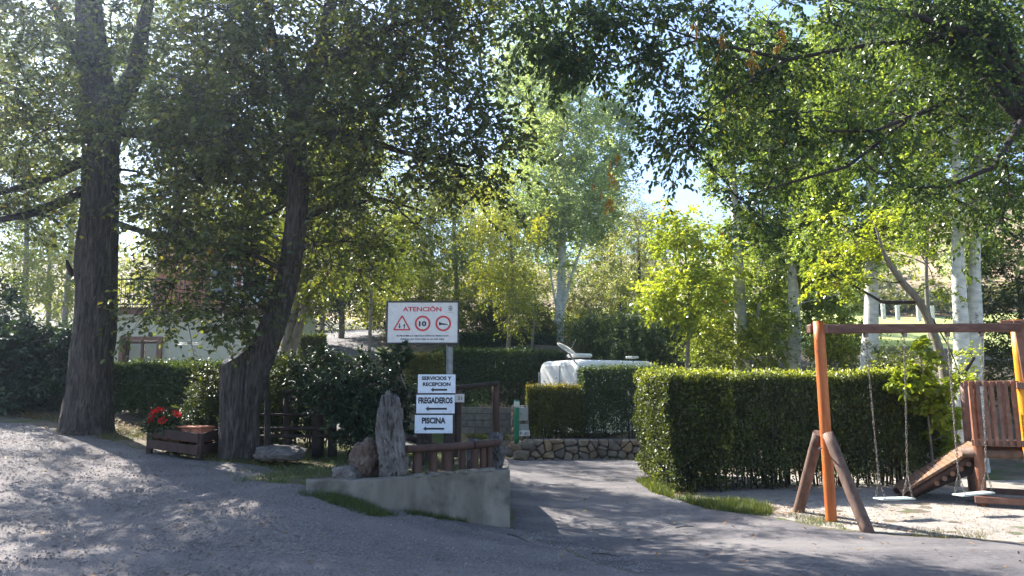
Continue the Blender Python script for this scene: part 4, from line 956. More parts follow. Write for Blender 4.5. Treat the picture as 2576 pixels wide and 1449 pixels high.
# ------------------------------------------------------------------ hedges
def hedge(name, label, pts, thick, z1, n, leaf, L=.045, Wd=.028, seed=1, z0=None, bare=.35, top=1.0, dense=.72, tintbias=0.0, stems=26, stemz=.9, topyellow=.25, amp=.06, fb=.35):
    """pts: ground line of the front face; thick: depth behind it"""
    rng = np.random.default_rng(seed); pts = np.array(pts, float)[:, :2]; sg = np.linalg.norm(np.diff(pts, axis=0), axis=1); T_ = np.r_[0, np.cumsum(sg)]; Lt = T_[-1]
    c0 = pts.mean(0); root = thing(name, label, 'hedge', (c0[0], c0[1], g1(*c0)))
    def at(s, d):
        X = np.interp(s, T_, pts[:, 0]); Y = np.interp(s, T_, pts[:, 1]); k = np.clip(np.searchsorted(T_, s, 'right') - 1, 0, len(sg) - 1)
        dr = (np.diff(pts, axis=0) / sg[:, None])[k]; nb_ = np.stack([-dr[:, 1], dr[:, 0]], 1); return np.stack([X, Y], 1) + nb_ * d[:, None], dr, nb_
    s = rng.uniform(0, Lt, n); d = rng.uniform(0, thick, n); h = rng.uniform(0, 1, n) ** .85
    # most leaves sit close under one of the clipped faces
    e = rng.exponential(.055, n); which = rng.uniform(0, 1, n); k1 = which < dense * .52; d[k1] = e[k1]
    k2 = (which >= dense * .52) & (which < dense * .62); d[k2] = thick - e[k2]
    k3 = (which >= dense * .62) & (which < dense * .80); k4 = (which >= dense * .80) & (which < dense * .94); k5 = (which >= dense * .94) & (which < dense)
    s[k4] = e[k4]; s[k5] = Lt - e[k5]
    s = np.clip(s, 0, Lt); d = np.clip(d, 0, thick)
    xy, dr, nb_ = at(s, d); zg_ = gz(xy[:, 0], xy[:, 1]) if z0 is None else np.full(n, z0); H_ = z1 - zg_
    z = zg_ + h * H_; z[k3] = z1 - e[k3]
    # ragged clipped surface
    bump = amp * fbm(xy[:, 0] * 2.2, z * 2.2, xy[:, 1] * 2.2, seed)
    xy = xy + nb_ * (np.where(d < .3, -1, 1) * bump)[:, None]; z = z + .4 * bump + np.where(k3, rng.exponential(.028, n), 0)
    hf = (z - zg_) / H_
    z = z + amp * .8 * vnoise(xy[:, 0] * 1.1, xy[:, 1] * 1.1, 0, seed + 9) * np.clip(h, 0, 1)
    gap = fbm(s * 3.2, z * 1.4, 0, seed + 5)
    keep = (hf > bare * (.5 + .6 * vnoise(s * 5, s * 0, 0, seed + 2))) | (rng.uniform(0, 1, n) < .22)
    keep &= rng.uniform(0, 1, n) < .42 + .58 * np.clip((hf - .05) / .45, 0, 1)
    keep &= (gap > -.62 - hf * .5) | (rng.uniform(0, 1, n) < .35); keep &= z > zg_ + .03
    xy = xy[keep]; z = z[keep]; nb_ = nb_[keep]; dr = dr[keep]; d = d[keep]; hf = hf[keep]; k3 = k3[keep]; k4 = k4[keep]; m = len(z)
    nor = np.c_[-nb_ * (1 - 2 * (d > thick * .6))[:, None], np.zeros(m)]; nor[k3] = (0, 0, 1); nor[k4] = np.c_[-dr[k4], np.zeros(k4.sum())]; nor = nrm(nor + rng.normal(size=(m, 3)) * .55)
    ax = nrm(rng.normal(size=(m, 3)) + np.array([0, 0, .5])); pos = np.c_[xy, z]; sz = rng.uniform(.5, 1.35, m)
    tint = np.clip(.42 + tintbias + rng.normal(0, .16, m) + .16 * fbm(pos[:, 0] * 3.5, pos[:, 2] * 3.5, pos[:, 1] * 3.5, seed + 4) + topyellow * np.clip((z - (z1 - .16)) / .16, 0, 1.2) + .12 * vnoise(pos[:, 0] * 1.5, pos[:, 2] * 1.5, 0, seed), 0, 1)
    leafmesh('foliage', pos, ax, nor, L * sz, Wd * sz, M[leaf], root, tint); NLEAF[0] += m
    ls = []
    for k in range(stems):
        s_ = np.array([rng.uniform(.05, Lt - .05)]); d_ = np.array([rng.uniform(.12, thick - .12)]); q, _, _ = at(s_, d_); b0 = np.r_[q[0], (g1(*q[0]) if z0 is None else z0) - .04]; hh_ = (z1 - b0[2]) * stemz
        t = np.linspace(0, 1, 7)[:, None]; p = b0 + t * np.array([rng.normal(0, .12), rng.normal(0, .08), hh_]) + np.r_[np.zeros((1, 3)), rng.normal(0, .02, (6, 3))]
        ls.append((p, np.linspace(rng.uniform(.010, .022), .004, 7)))
        for _k in range(4):
            st = p[rng.integers(1, 4)]; en = st + np.array([rng.normal(0, .2), rng.normal(0, .14), rng.uniform(.2, .5)]); ls.append((np.array([st, (st + en) / 2 + rng.normal(0, .02, 3), en]), np.array([.009, .006, .003])))
    V, Fs = tubes(ls, 5); mesh('stems', V, Fs, M['branch'], root, smooth=True)
    return root
hb0 = G(1692, 1246); hb1 = G(2372, 1228)
HZ = P(1690, 938, hb0[1])[2]
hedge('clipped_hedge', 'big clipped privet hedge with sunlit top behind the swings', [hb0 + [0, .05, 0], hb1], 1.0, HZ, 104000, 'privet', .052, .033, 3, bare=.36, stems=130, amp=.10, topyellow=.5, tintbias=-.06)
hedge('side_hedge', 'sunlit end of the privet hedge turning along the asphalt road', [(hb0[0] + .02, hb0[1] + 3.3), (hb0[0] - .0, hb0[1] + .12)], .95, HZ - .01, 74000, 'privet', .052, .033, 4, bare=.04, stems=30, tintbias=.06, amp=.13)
zw = zt - .04
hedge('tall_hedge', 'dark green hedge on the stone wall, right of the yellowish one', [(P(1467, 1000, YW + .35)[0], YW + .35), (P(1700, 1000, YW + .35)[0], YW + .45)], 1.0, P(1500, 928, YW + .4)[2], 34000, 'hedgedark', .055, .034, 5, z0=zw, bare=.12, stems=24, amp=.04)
hedge('low_hedge', 'low yellowish clipped hedge on the stone wall before the caravan', [(P(1326, 1000, YW + .5)[0], YW + .5), (P(1470, 1000, YW + .5)[0], YW + .5)], .8, P(1400, 974, YW + .5)[2], 26000, 'hedgeyellow', .055, .034, 6, z0=zw, bare=.16, stems=26, topyellow=.4)
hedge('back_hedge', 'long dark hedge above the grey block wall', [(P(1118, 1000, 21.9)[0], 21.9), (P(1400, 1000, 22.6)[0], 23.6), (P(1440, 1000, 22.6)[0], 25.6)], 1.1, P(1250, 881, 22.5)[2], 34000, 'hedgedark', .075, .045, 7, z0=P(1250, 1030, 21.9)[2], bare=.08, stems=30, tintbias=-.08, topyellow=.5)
hedge('upper_hedge', 'dark hedge on the slope above and behind the long one', [(P(1160, 1000, 27)[0], 27.5), (P(1400, 1000, 28)[0], 28)], 1.2, P(1280, 838, 27.5)[2], 16000, 'hedgedark', .095, .055, 8, z0=P(1280, 900, 27.5)[2], bare=.0, stems=8, topyellow=.3)
hedge('plot_hedge', 'small hedge corner lit yellow behind the ATENCIÓN posts', [(P(1022, 1000, 19)[0], 19.0), (P(1115, 1000, 19.2)[0], 19.2)], .7, P(1070, 893, 19)[2], 12000, 'hedgeyellow', .065, .04, 9, z0=P(1070, 985, 19)[2], bare=.0, stems=6)
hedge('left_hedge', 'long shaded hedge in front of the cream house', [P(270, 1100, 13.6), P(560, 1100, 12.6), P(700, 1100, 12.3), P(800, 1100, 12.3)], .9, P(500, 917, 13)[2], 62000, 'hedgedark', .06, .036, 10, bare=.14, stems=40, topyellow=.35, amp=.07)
hedge('garden_hedge', 'small clipped bush hedge beside the rising road', [P(755, 905, 19), P(818, 905, 19.2)], .9, P(790, 845, 19)[2], 9000, 'privet', .07, .045, 12, z0=P(790, 930, 19)[2], bare=.0, stems=6)

# ------------------------------------------------------------------ planter with geraniums
YQ = 10.3
a = P(372, 1142, YQ + .25); b = P(498, 1146, YQ - .25); c_ = P(546, 1140, YQ + .25); zq = min(a[2], b[2]) + .0; zh = P(372, 1074, YQ + .25)[2]; zh2 = P(498, 1088, YQ - .25)[2]
root = thing('planter_box', 'low planter box of dark timber boards beside the cut tree', 'planter', (b[0], b[1], zq))
fa, fb = Vector((a[0], a[1], 0)), Vector((b[0], b[1], 0)); fc = Vector((c_[0], c_[1], 0)); bk = fc - fb; hq = zh2 - zq
for k in range(2):
    z = zq + hq * (.26 + .5 * k)
    plank('board', fa + Vector((0, 0, z + .06)), fb + Vector((0, 0, z - .0)), .035, hq * .38, M['box'], root)
    plank('board', fb + Vector((.02, .02, z)), fc + Vector((.0, 0, z + .03)), .035, hq * .38, M['box'], root)
    plank('board', fa + bk + Vector((0, 0, z + .06)), fc + Vector((0, 0, z + .03)), .035, hq * .38, M['box'], root)
    plank('board', fa + Vector((-.02, .02, z + .06)), fa + bk + Vector((0, 0, z + .06)), .035, hq * .38, M['box'], root)
for p in (fa, fb, fc): box('corner_post', p + Vector((0, .04, zq + hq * .45)), (.07, .07, hq * 1.0), M['box'], root)
for lb, ta, tb in (('long terracotta trough inside the left half of the timber planter', .05, .52), ('long terracotta trough inside the right half of the timber planter', .56, .95)):
    p = fa + (fb - fa) * ta + bk * .5; q = fa + (fb - fa) * tb + bk * .5; zz = zq + hq * .86; r = thing('flower_trough', lb, 'flower pot', (p.x, p.y, zz), 'terracotta troughs in the planter')
    plank('trough_body', p + Vector((0, 0, zz)), q + Vector((0, 0, zz)), .22, .2, M['terracotta'], r, bev=.02); plank('trough_rim', p + Vector((-.02, 0, zz + .1)), q + Vector((.02, 0, zz + .1)), .27, .03, M['terracotta'], r, bev=.008)
rng = np.random.default_rng(77)
for k, (px, py, lb) in enumerate(((400, 1046, 'red flowering geranium at the left end of the planter'), (442, 1052, 'geranium with one small red bloom in the middle of the planter'))):
    p = P(px, py, YQ + .2); base = np.array([p[0], p[1], zq + hq * 1.0]); r = thing('geranium', lb, 'plant', tuple(base), 'geraniums in the planter')
    cen = base + rng.normal(0, 1, (14, 3)) * [.10, .08, .05] + [0, 0, .10]
    crown(r, cen, nrm(cen - base), .10, 4, 3, 4, .05, .045, M['shrub'], rng, name='leaves', twig_geo=False, tintbias=.3)
    ls = [(np.array([base, (base + c) / 2 + [0, 0, .03], c]), np.array([.006, .005, .003])) for c in cen]; V, Fs = tubes(ls, 4); mesh('stems', V, Fs, M['shrub'], r)
    bl_ = ([(380, 1046), (388, 1036), (398, 1031), (409, 1033), (376, 1058), (412, 1055), (405, 1060), (392, 1040)] if k == 0 else [(440, 1040), (447, 1043)])
    for (bx, by) in bl_:
        q = P(bx, by, YQ + .1 + rng.uniform(-.05, .05)); m = 26; dd = nrm(rng.normal(size=(m, 3))); pos = q + dd * .022
        leafmesh('bloom', pos, nrm(dd + rng.normal(size=(m, 3)) * .5), dd, np.full(m, .03), np.full(m, .028), M['petal'], r, rng.uniform(0, 1, m))
# ------------------------------------------------------------------ near trees
t1 = [(*P(216, 1100, 12), .43), (*P(220, 1060, 12), .365), (*P(228, 960, 12), .32), (*P(236, 830, 12), .30), (*P(240, 760, 12), .285), (*P(243, 650, 12), .29), (*P(250, 520, 12), .265), (*P(254, 400, 12), .25), (*P(254, 290, 12), .28), (*P(240, 180, 12.1), .23), (*P(225, 40, 12.2), .20), (*P(215, -150, 12.4), .12)]
def br(*pts): return (np.array([P(*p[:3]) for p in pts]), np.array([p[3] for p in pts]))
x1_ = [br((262, 300, 12, .22), (310, 245, 12, .18), (345, 170, 12, .15), (360, 60, 12, .11), (390, -60, 12, .07)),
       br((205, 480, 12, .10), (150, 510, 11.6, .085), (70, 540, 11.2, .06), (-40, 560, 10.8, .04)),
       br((208, 405, 12, .10), (140, 440, 11.8, .08), (60, 470, 11.5, .06), (-30, 490, 11.2, .04)),
       br((290, 330, 12, .08), (380, 345, 11.6, .06), (470, 420, 11.2, .045), (520, 470, 11, .03)),
       br((290, 560, 12, .06), (350, 580, 11.5, .05), (430, 600, 11, .035), (500, 640, 10.8, .02)),
       br((240, 200, 12, .16), (180, 100, 12.4, .12), (120, -20, 12.8, .09)),
       br((182, 690, 12, .05), (172, 670, 11.8, .035), (168, 655, 11.7, .02))]
def pb(px, py, Y, rx, ry, rY, n): c = P(px, py, Y); k = Y / F; return (c, rx * k, rY, ry * k, n)
tree('gnarled_elm_tree', 'massive straight dark trunked elm at the left, nearest the bushy shrub', 'tree', t1,
     [pb(230, 60, 12, 420, 270, 2.8, 66), pb(60, -420, 13, 480, 330, 3.2, 18), pb(60, 330, 11.5, 260, 170, 1.8, 26), pb(480, 330, 11.5, 240, 200, 1.8, 44), pb(500, 600, 10.8, 170, 100, .9, 11), pb(430, 745, 10.9, 90, 45, .5, 5), pb(420, 520, 13.5, 220, 130, 1.0, 8)],
     'elm', R=.85, subs=8, twigs=4, lv=6, L=.098, Wd=.062, seed=101, cull=clear_of([(110, 400, 330, 1200, 12.6)]), ridge=.022, sides=72, nseg=90, extra_lines=x1_, start=.62, droop=.16, limbrad=.05)
t2 = [(*P(606, 1165, 10.5), .27), (*P(608, 1110, 10.5), .235), (*P(612, 1030, 10.5), .22), (*P(628, 950, 10.5), .225), (*P(657, 890, 10.5), .19), (*P(690, 810, 10.5), .165), (*P(722, 710, 10.5), .148), (*P(740, 600, 10.5), .14), (*P(750, 500, 10.5), .135), (*P(744, 380, 10.5), .145), (*P(752, 280, 10.5), .145), (*P(785, 190, 10.6), .13), (*P(820, 80, 10.8), .10), (*P(850, -120, 11), .06)]
x2_ = [br((752, 290, 10.5, .10), (720, 210, 10.4, .08), (690, 100, 10.3, .06), (660, -30, 10.2, .04)),
       br((790, 190, 10.6, .08), (880, 120, 10, .06), (1000, 60, 9.5, .045), (1120, 40, 9.2, .03)),
       br((760, 330, 10.5, .07), (860, 330, 10, .05), (1000, 380, 9.6, .035), (1180, 420, 9.4, .02)),
       br((745, 560, 10.5, .05), (830, 520, 10.6, .04), (960, 500, 10.8, .03), (1060, 530, 11, .015)),
       br((728, 690, 10.5, .04), (640, 640, 10.2, .03), (560, 610, 10, .02)),
       br((700, 800, 10.5, .03), (640, 760, 10.3, .022), (590, 720, 10.2, .015))]
tree('leaning_elm_tree', 'curved leaning elm growing out of a sawn off trunk base', 'tree', t2,
     [pb(760, 60, 10.6, 320, 200, 2.0, 56), pb(780, -380, 10.8, 480, 330, 2.2, 28), pb(1060, 130, 9.8, 240, 170, 1.5, 32), pb(980, 350, 10, 250, 110, 1.3, 26), pb(1170, 370, 9.6, 120, 90, .9, 10), pb(620, 300, 10.6, 200, 210, 1.6, 44), pb(620, 640, 10.4, 90, 130, .6, 9), pb(860, 620, 11.6, 130, 110, .8, 12), pb(640, 790, 10.2, 60, 50, .4, 3)],
     'elm', R=.75, subs=8, twigs=4, lv=6, L=.094, Wd=.060, seed=102, cull=clear_of([(640, 860, 350, 1200, 11.0)]), ridge=.016, sides=64, nseg=90, extra_lines=x2_, start=.62, droop=.16, limbrad=.04)
elm2 = [o for o in C.objects if o.name.startswith('leaning_elm_tree')][0]
# the sawn stub at its left
st = smoothpath([(*P(586, 1150, 10.35), .185), (*P(586, 1060, 10.32), .175), (*P(584, 980, 10.3), .165), (*P(587, 925, 10.3), .165), (*P(592, 893, 10.3), .165)], 30)
V, Fs = tubes([(st[:, :3], st[:, 3])], 40, False, .06, 9, .014)
V = V.reshape(30, 40, 3)
d_ = V[-1] - V[-1].mean(0); sl = Vector((-.75, -.6, 0)).normalized()
tz_ = (V[-6:] - V[-1].mean(0)) @ np.array([sl.x, sl.y, 0]); V[-6:, :, 2] -= (tz_ * np.linspace(.15, 1.0, 6)[:, None]) * .9
mesh('sawn_stub', V.reshape(-1, 3), Fs, M['bark'], elm2, smooth=True)
top = V[-1]; cen_ = top.mean(0) + np.array([0, 0, .006]); ringv = [top + [0, 0, .006], top * .6 + cen_ * .4 + [0, 0, .004], top * .25 + cen_ * .75]
VV = np.concatenate(ringv + [cen_[None]]); i = np.arange(40); j = (i + 1) % 40
mesh('cut_face', VV, [np.concatenate([np.stack([i, j, j + 40, i + 40], 1), np.stack([i + 40, j + 40, j + 80, i + 80], 1)]), np.stack([i + 80, j + 80, np.full(40, 120)], 1)], M['cutwood'], elm2)

# thin dark trunk beside it and double trunk behind
tree('slim_dark_tree', 'slim dark straight sapling trunk just right of the leaning elm', 'tree', [(*P(673, 1150, 11.0), .05), (*P(672, 1000, 11), .042), (*P(670, 900, 11), .038), (*P(668, 820, 11), .03)], [pb(670, 800, 11, 40, 40, .3, 3)], 'elm', R=.3, subs=6, twigs=4, lv=8, L=.07, Wd=.04, seed=103, start=.6, limbrad=.02)
tree('twin_trunk_tree', 'grey double trunked tree between the leaning elm and the rising road', 'tree', [(*P(722, 960, 15.5), .20), (*P(726, 860, 15.5), .16), (*P(752, 760, 15.5), .13), (*P(768, 640, 15.5), .11), (*P(776, 480, 15.5), .09), (*P(790, 300, 15.5), .05)],
     [pb(800, 420, 15.5, 190, 200, 2.0, 34), pb(700, 520, 15.5, 150, 120, 1.3, 16), pb(860, 640, 15.5, 110, 110, 1.0, 12)], 'acacia', R=.75, subs=8, twigs=5, lv=9, L=.085, Wd=.05, bark='greybark', seed=104, start=.45,
     extra_lines=[br((735, 880, 15.5, .10), (760, 800, 15.3, .09), (778, 700, 15.2, .08), (800, 560, 15.1, .05)), br((776, 560, 15.5, .05), (840, 480, 15.3, .04), (920, 430, 15.0, .03))], droop=.15)

# overhanging tree at the right: its trunk stands outside the picture, its limbs reach across the top
t3 = [(*P(2900, 1300, 9.2), .38), (*P(2880, 1000, 9.2), .33), (*P(2860, 700, 9.1), .30), (*P(2790, 450, 9), .27), (*P(2680, 330, 8.9), .22), (*P(2570, 265, 8.8), .17), (*P(2480, 170, 8.7), .13), (*P(2360, 60, 8.6), .10), (*P(2250, -80, 8.6), .06)]
x3_ = [br((2580, 280, 8.8, .12), (2560, 180, 8.5, .10), (2470, 90, 8.2, .08), (2300, 40, 8, .055), (2150, 10, 7.8, .03)),
       br((2500, 190, 8.7, .07), (2350, 270, 8.4, .05), (2200, 330, 8.1, .035), (2080, 330, 7.9, .02)),
       br((2400, 100, 8.6, .06), (2200, 110, 8.2, .045), (1980, 150, 7.8, .035), (1760, 100, 7.5, .028), (1560, 170, 7.3, .018), (1380, 110, 7.2, .010)),
       br((1980, 150, 7.8, .03), (1860, 220, 7.6, .02), (1750, 300, 7.5, .012), (1680, 390, 7.5, .007)),
       br((1760, 100, 7.5, .02), (1640, 60, 7.3, .015), (1500, 40, 7.1, .010)),
       br((2300, 290, 8.3, .04), (2130, 420, 8.1, .03), (1950, 470, 8, .02), (1850, 500, 7.9, .01)),
       br((2580, 290, 8.8, .09), (2500, 420, 8.5, .05), (2380, 470, 8.3, .035), (2250, 470, 8.2, .02)),
       br((2570, 180, 8.6, .09), (2500, 40, 8.6, .06), (2440, -80, 8.6, .04))]
x3_ = [(p, r * .62) for p, r in x3_]
tree('overhanging_elm_tree', 'elm whose dark limbs and leaf sprays hang in from above the playground', 'tree', t3,
     [pb(2420, 40, 8.5, 260, 110, 1.1, 24), pb(2380, 300, 8.3, 220, 110, .9, 10), pb(1960, 90, 7.9, 230, 80, .8, 15), pb(1620, 80, 7.5, 190, 80, .7, 11), pb(1400, 60, 7.3, 150, 70, .6, 10), pb(2520, 420, 8.6, 110, 150, .8, 10), pb(1900, 250, 7.9, 100, 80, .5, 3), pb(1730, 340, 7.6, 60, 70, .3, 3), pb(2400, -300, 9, 500, 200, 1.6, 16), pb(1980, 420, 8.0, 120, 60, .4, 3)],
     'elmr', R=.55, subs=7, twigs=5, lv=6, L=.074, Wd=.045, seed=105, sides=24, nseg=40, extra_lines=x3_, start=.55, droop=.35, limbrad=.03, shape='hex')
ov = [o for o in C.objects if o.name.startswith('overhanging_elm_tree')][0]
rng = np.random.default_rng(5); pc = []
for px, py, n_ in ((1812, 75, 5), (1818, 110, 4), (1970, 78, 5), (1960, 110, 4), (1897, 140, 5), (1890, 165, 3), (1745, 65, 3), (1535, 430, 4), (1530, 500, 4), (1548, 400, 2), (1500, 475, 2)):
    for k in range(n_): pc.append(P(px + rng.normal(0, 7), py + rng.normal(0, 13), 7.3))
pc = np.array(pc); crown(ov, pc, nrm(rng.normal(size=pc.shape)), .045, 2, 2, 2, .062, .022, M['orangeleaf'], rng, droop=2.2, name='withered_leaves', twig_geo=False, shape='hex')
# canopy over the photographer's side, seen at the top middle
tree('high_canopy_tree', 'elm branch canopy filling the top middle of the view', 'tree', [(-9.5, 6.5, .3, .4), (-9.2, 6.6, 3, .34), (-8.2, 7.0, 6, .28), (-6.5, 7.6, 8, .2), (-4, 8.4, 9.3, .14), (-2, 9.2, 9.8, .08)],
     [((-5.0, 8.4, 9.2), 2.4, 1.6, 1.0, 9), ((-2.6, 9.6, 9.0), 2.4, 1.8, 1.2, 18), (P(1180, 20, 10), .9, .8, .6, 14)], 'elm', R=.75, subs=8, twigs=4, lv=5, L=.095, Wd=.058, seed=106, sides=20, nseg=30, start=.5, twig_geo=False, droop=.25)
tree('added_shade_elm_tree', 'unseen elm added beyond the left edge to dapple the gravel track', 'tree', [(-13.5, 12.5, .8, .4), (-13.4, 12.6, 4, .34), (-13, 12.8, 7, .24), (-12.6, 13, 11, .1)],  # unseen tree, added so its crown breaks up sun on the gravel
     [((-12.5, 14.5, 9.0), 3.6, 3.2, 2.4, 8), ((-14.5, 17.5, 9.5), 3.2, 3.0, 2.4, 6)], 'elm', R=.75, subs=8, twigs=4, lv=8, L=.13, Wd=.07, seed=107, sides=16, nseg=16, start=.4, twig_geo=False, droop=.2)
print('LEAVES near', NLEAF[0])

# ------------------------------------------------------------------ poplars
def poplar(label, px, by, Y, wpx, tops, blobs, leaf='poplar', seed=1, L=.085, R=.6, lean=0, name='poplar_tree', group='white trunked poplars', lv=8, subs=9, tb=0.0, extra=None, st=.2, **kw):
    b_ = P(px, by, Y); gz_ = g1(b_[0], b_[1]) - .1; r0 = wpx / F * Y / 2
    tr = [(b_[0], Y, min(gz_, b_[2]), r0 * 1.25), (b_[0], Y, b_[2], r0 * 1.05)]
    for (qx, qy, f) in tops: p = P(qx, qy, Y); tr.append((p[0], Y, p[2], r0 * f))
    return tree(name, label, 'tree', tr, blobs, leaf, R=R, subs=subs, twigs=5, lv=lv, L=L, Wd=L * .8, bark='poplarbark', branchmat='poplarbark', seed=seed, group=group, start=st, limbrad=.03, droop=.05, nseg=24, sides=14, twig_geo=False, flat=1.0, arch=-.3, up=.4, tintbias=tb, thin=.8, extra_lines=extra, **kw)
poplar('tall poplar with bright white trunk above the caravan', 1405, 850, 29, 26, [(1412, 700, .85), (1414, 550, .65), (1412, 400, .45), (1410, 200, .25)],
       [pb(1415, 420, 29, 115, 240, 2.0, 100), pb(1405, 190, 29, 75, 150, 1.4, 36), pb(1410, 560, 29, 125, 70, 1.8, 22)], seed=201, L=.12, R=.85, tb=.12,
       extra=[br((1408, 800, 29, .10), (1436, 700, 28.6, .07), (1470, 600, 28.3, .04), (1480, 500, 28, .02)), br((1402, 790, 29, .05), (1385, 690, 29, .04), (1360, 560, 29, .02))])
poplar('poplar standing far back left of the tallest white trunk', 1330, 700, 38, 16, [(1330, 500, .8), (1325, 200, .4)], [pb(1320, 260, 38, 80, 240, 1.8, 60), pb(1290, 520, 38, 90, 110, 2, 24)], seed=202, L=.15, R=1.1)
poplar('poplar at the edge of the sky gap behind the tallest one', 1540, 760, 34, 14, [(1545, 500, .7), (1570, 300, .4)], [pb(1540, 360, 34, 60, 160, 1.4, 30), pb(1500, 560, 34, 90, 110, 1.6, 26), pb(1570, 420, 34, 40, 60, .8, 4)], seed=203, L=.14, R=.9)
poplar('poplar with shaded base at the left of the poplar row', 1866, 935, 20.5, 36, [(1862, 780, .85), (1852, 560, .62), (1842, 400, .45), (1830, 120, .2)],
       [pb(1890, 330, 20.5, 125, 300, 1.6, 110), pb(1940, 620, 20.5, 120, 120, 1.2, 34), pb(1800, 740, 20.8, 50, 90, .5, 8), pb(1930, 770, 20.8, 45, 90, .5, 10)], 'poplarhi', 204, .095, .62, extra=[br((1875, 910, 20.5, .10), (1900, 860, 20.4, .07), (1910, 760, 20.3, .04))])
poplar('second poplar of the row with pale curved base', 1998, 940, 19.5, 32, [(1998, 780, .9), (1990, 600, .6), (2000, 300, .35)],
       [pb(2010, 400, 19.5, 130, 330, 1.5, 110), pb(2080, 720, 19.8, 60, 80, .7, 14)], 'poplarhi', 205, .095, .62, extra=[br((1990, 930, 19.5, .06), (1965, 860, 19.4, .045), (1955, 780, 19.4, .03))])
poplar('thick white poplar trunk seen through the first swing', 2187, 935, 17.0, 42, [(2192, 800, .82), (2192, 640, .72), (2190, 400, .5), (2185, 0, .2)],
       [pb(2190, 230, 17, 190, 320, 1.7, 120), pb(2110, 560, 17, 140, 110, 1.1, 26), pb(2260, 520, 17, 90, 110, .9, 16)], 'poplarhi', 206, .09, .58)
poplar('white poplar left of the pair behind the tower', 2418, 1060, 15.0, 40, [(2418, 850, .88), (2410, 680, .78), (2405, 400, .5), (2400, 0, .2)],
       [pb(2400, 200, 15, 180, 300, 1.4, 80), pb(2360, 540, 15, 110, 90, .8, 16)], 'poplarhi', 207, .085, .55)
poplar('white poplar right of the pair behind the tower', 2457, 1060, 15.8, 32, [(2457, 850, .95), (2452, 680, .85), (2465, 400, .5), (2475, 0, .2)],
       [pb(2490, 220, 15.8, 170, 300, 1.4, 70), pb(2530, 520, 15.8, 90, 120, .8, 14)], 'poplarhi', 208, .085, .55)
poplar('slender poplar beyond the row against the sky', 2060, 800, 26, 14, [(2060, 500, .7), (2060, 200, .4)], [pb(2060, 260, 26, 150, 240, 1.5, 50)], 'poplar', 209, .12, .8)

for k, (px, Y, lb, bl_) in enumerate(((1930, 21.5, 'leafy poplar suckers between the first and second poplar trunks', [(1930, 830, 60, 80, 16), (1930, 700, 60, 70, 12)]), (2080, 21, 'leafy poplar suckers between the second and the thick trunk', [(2090, 800, 60, 90, 16), (2080, 660, 60, 70, 12)]),
        (1790, 22, 'leafy poplar suckers left of the first poplar trunk', [(1800, 860, 60, 60, 12), (1800, 740, 50, 70, 12)]))):
    b_ = P(px, 930, Y); gz0 = g1(b_[0], b_[1]); t_ = P(px, 700, Y)
    tree('poplar_sapling', lb, 'tree', [(b_[0], Y, min(gz0, b_[2]) - .1, .05), (b_[0] + .05, Y, b_[2], .045), (t_[0], Y, t_[2], .02)], [pb(a_, c_, Y, d_, e_, .7, n_) for a_, c_, d_, e_, n_ in bl_], 'poplarhi', R=.55, subs=7, twigs=4, lv=7, L=.11, Wd=.085, bark='poplarbark', seed=220 + k,
         group='poplar suckers behind the hedge', start=.3, limbrad=.02, nseg=8, sides=7, twig_geo=False, tintbias=.12, flat=1.0)

# ------------------------------------------------------------------ broadleaf trees behind
def bgt(name, label, px, by, Y, wpx, top, blobs, leaf, seed, L=.12, Wf=.5, R=.9, bark='greybark', group=None, subs=8, lv=8, twigs=4, tb=0.0, **kw):
    b_ = P(px, by, Y); r0 = wpx / F * Y / 2; g_ = g1(b_[0], b_[1]); t_ = P(top[0], top[1], Y)
    tr = [(b_[0], Y, min(g_, b_[2]) - .1, r0 * 1.2), (b_[0], Y, b_[2] + .1, r0), ((b_[0] + t_[0]) / 2 + .1, Y, (b_[2] + t_[2]) / 2, r0 * .75), (t_[0], Y, t_[2], r0 * .35)]
    return tree(name, label, 'tree', tr, blobs, leaf, R=R, subs=subs, twigs=twigs, lv=lv, L=L, Wd=L * Wf, bark=bark, seed=seed, group=group, start=.35, limbrad=.035, droop=kw.pop('droop', .2), nseg=14, sides=9, twig_geo=False, tintbias=tb, thin=1.0, **kw)
bgt('acacia_tree', 'yellow green acacia right behind the ATENCIÓN board', 1146, 880, 31, 16, (1140, 560), [pb(1120, 560, 31, 170, 130, 2.2, 64), pb(1000, 640, 31, 110, 110, 1.6, 34), pb(1190, 680, 31, 90, 100, 1.4, 26), pb(1120, 450, 31, 130, 60, 1.8, 22)], 'acacia', 301, .15, .42, 1.0, tb=.08)
bgt('acacia_tree', 'acacia turning yellow between the board and the white poplar', 1280, 860, 25, 12, (1285, 600), [pb(1265, 620, 25, 90, 100, 1.4, 26), pb(1285, 740, 24.5, 70, 80, 1.2, 16), pb(1230, 520, 25, 110, 70, 1.4, 16)], 'yellow', 302, .12, .42, .85)
bgt('acacia_tree', 'low spreading acacia just above the top edge of the ATENCIÓN board', 1050, 880, 29, 9, (1055, 690), [pb(1030, 700, 29, 110, 70, 1.5, 28), pb(1150, 770, 29, 80, 50, 1.2, 22), pb(960, 750, 27, 60, 50, 1, 10)], 'acacia', 318, .12, .42, .8, tb=.1)
bgt('ash_tree', 'rounded tree low between the white poplar and the willow', 1510, 880, 33, 9, (1505, 700), [pb(1500, 700, 33, 80, 90, 1.5, 26), pb(1330, 690, 34, 60, 80, 1.5, 18)], 'willow', 319, .14, .45, .9, tb=-.05)
bgt('acacia_tree', 'green acacia above the rising road', 930, 860, 20.5, 9, (920, 560), [pb(890, 520, 20.5, 140, 130, 1.5, 34), pb(960, 640, 20.5, 70, 80, 1, 14), pb(850, 660, 20.5, 60, 60, .8, 8)], 'acacia', 303, .10, .42, .75)
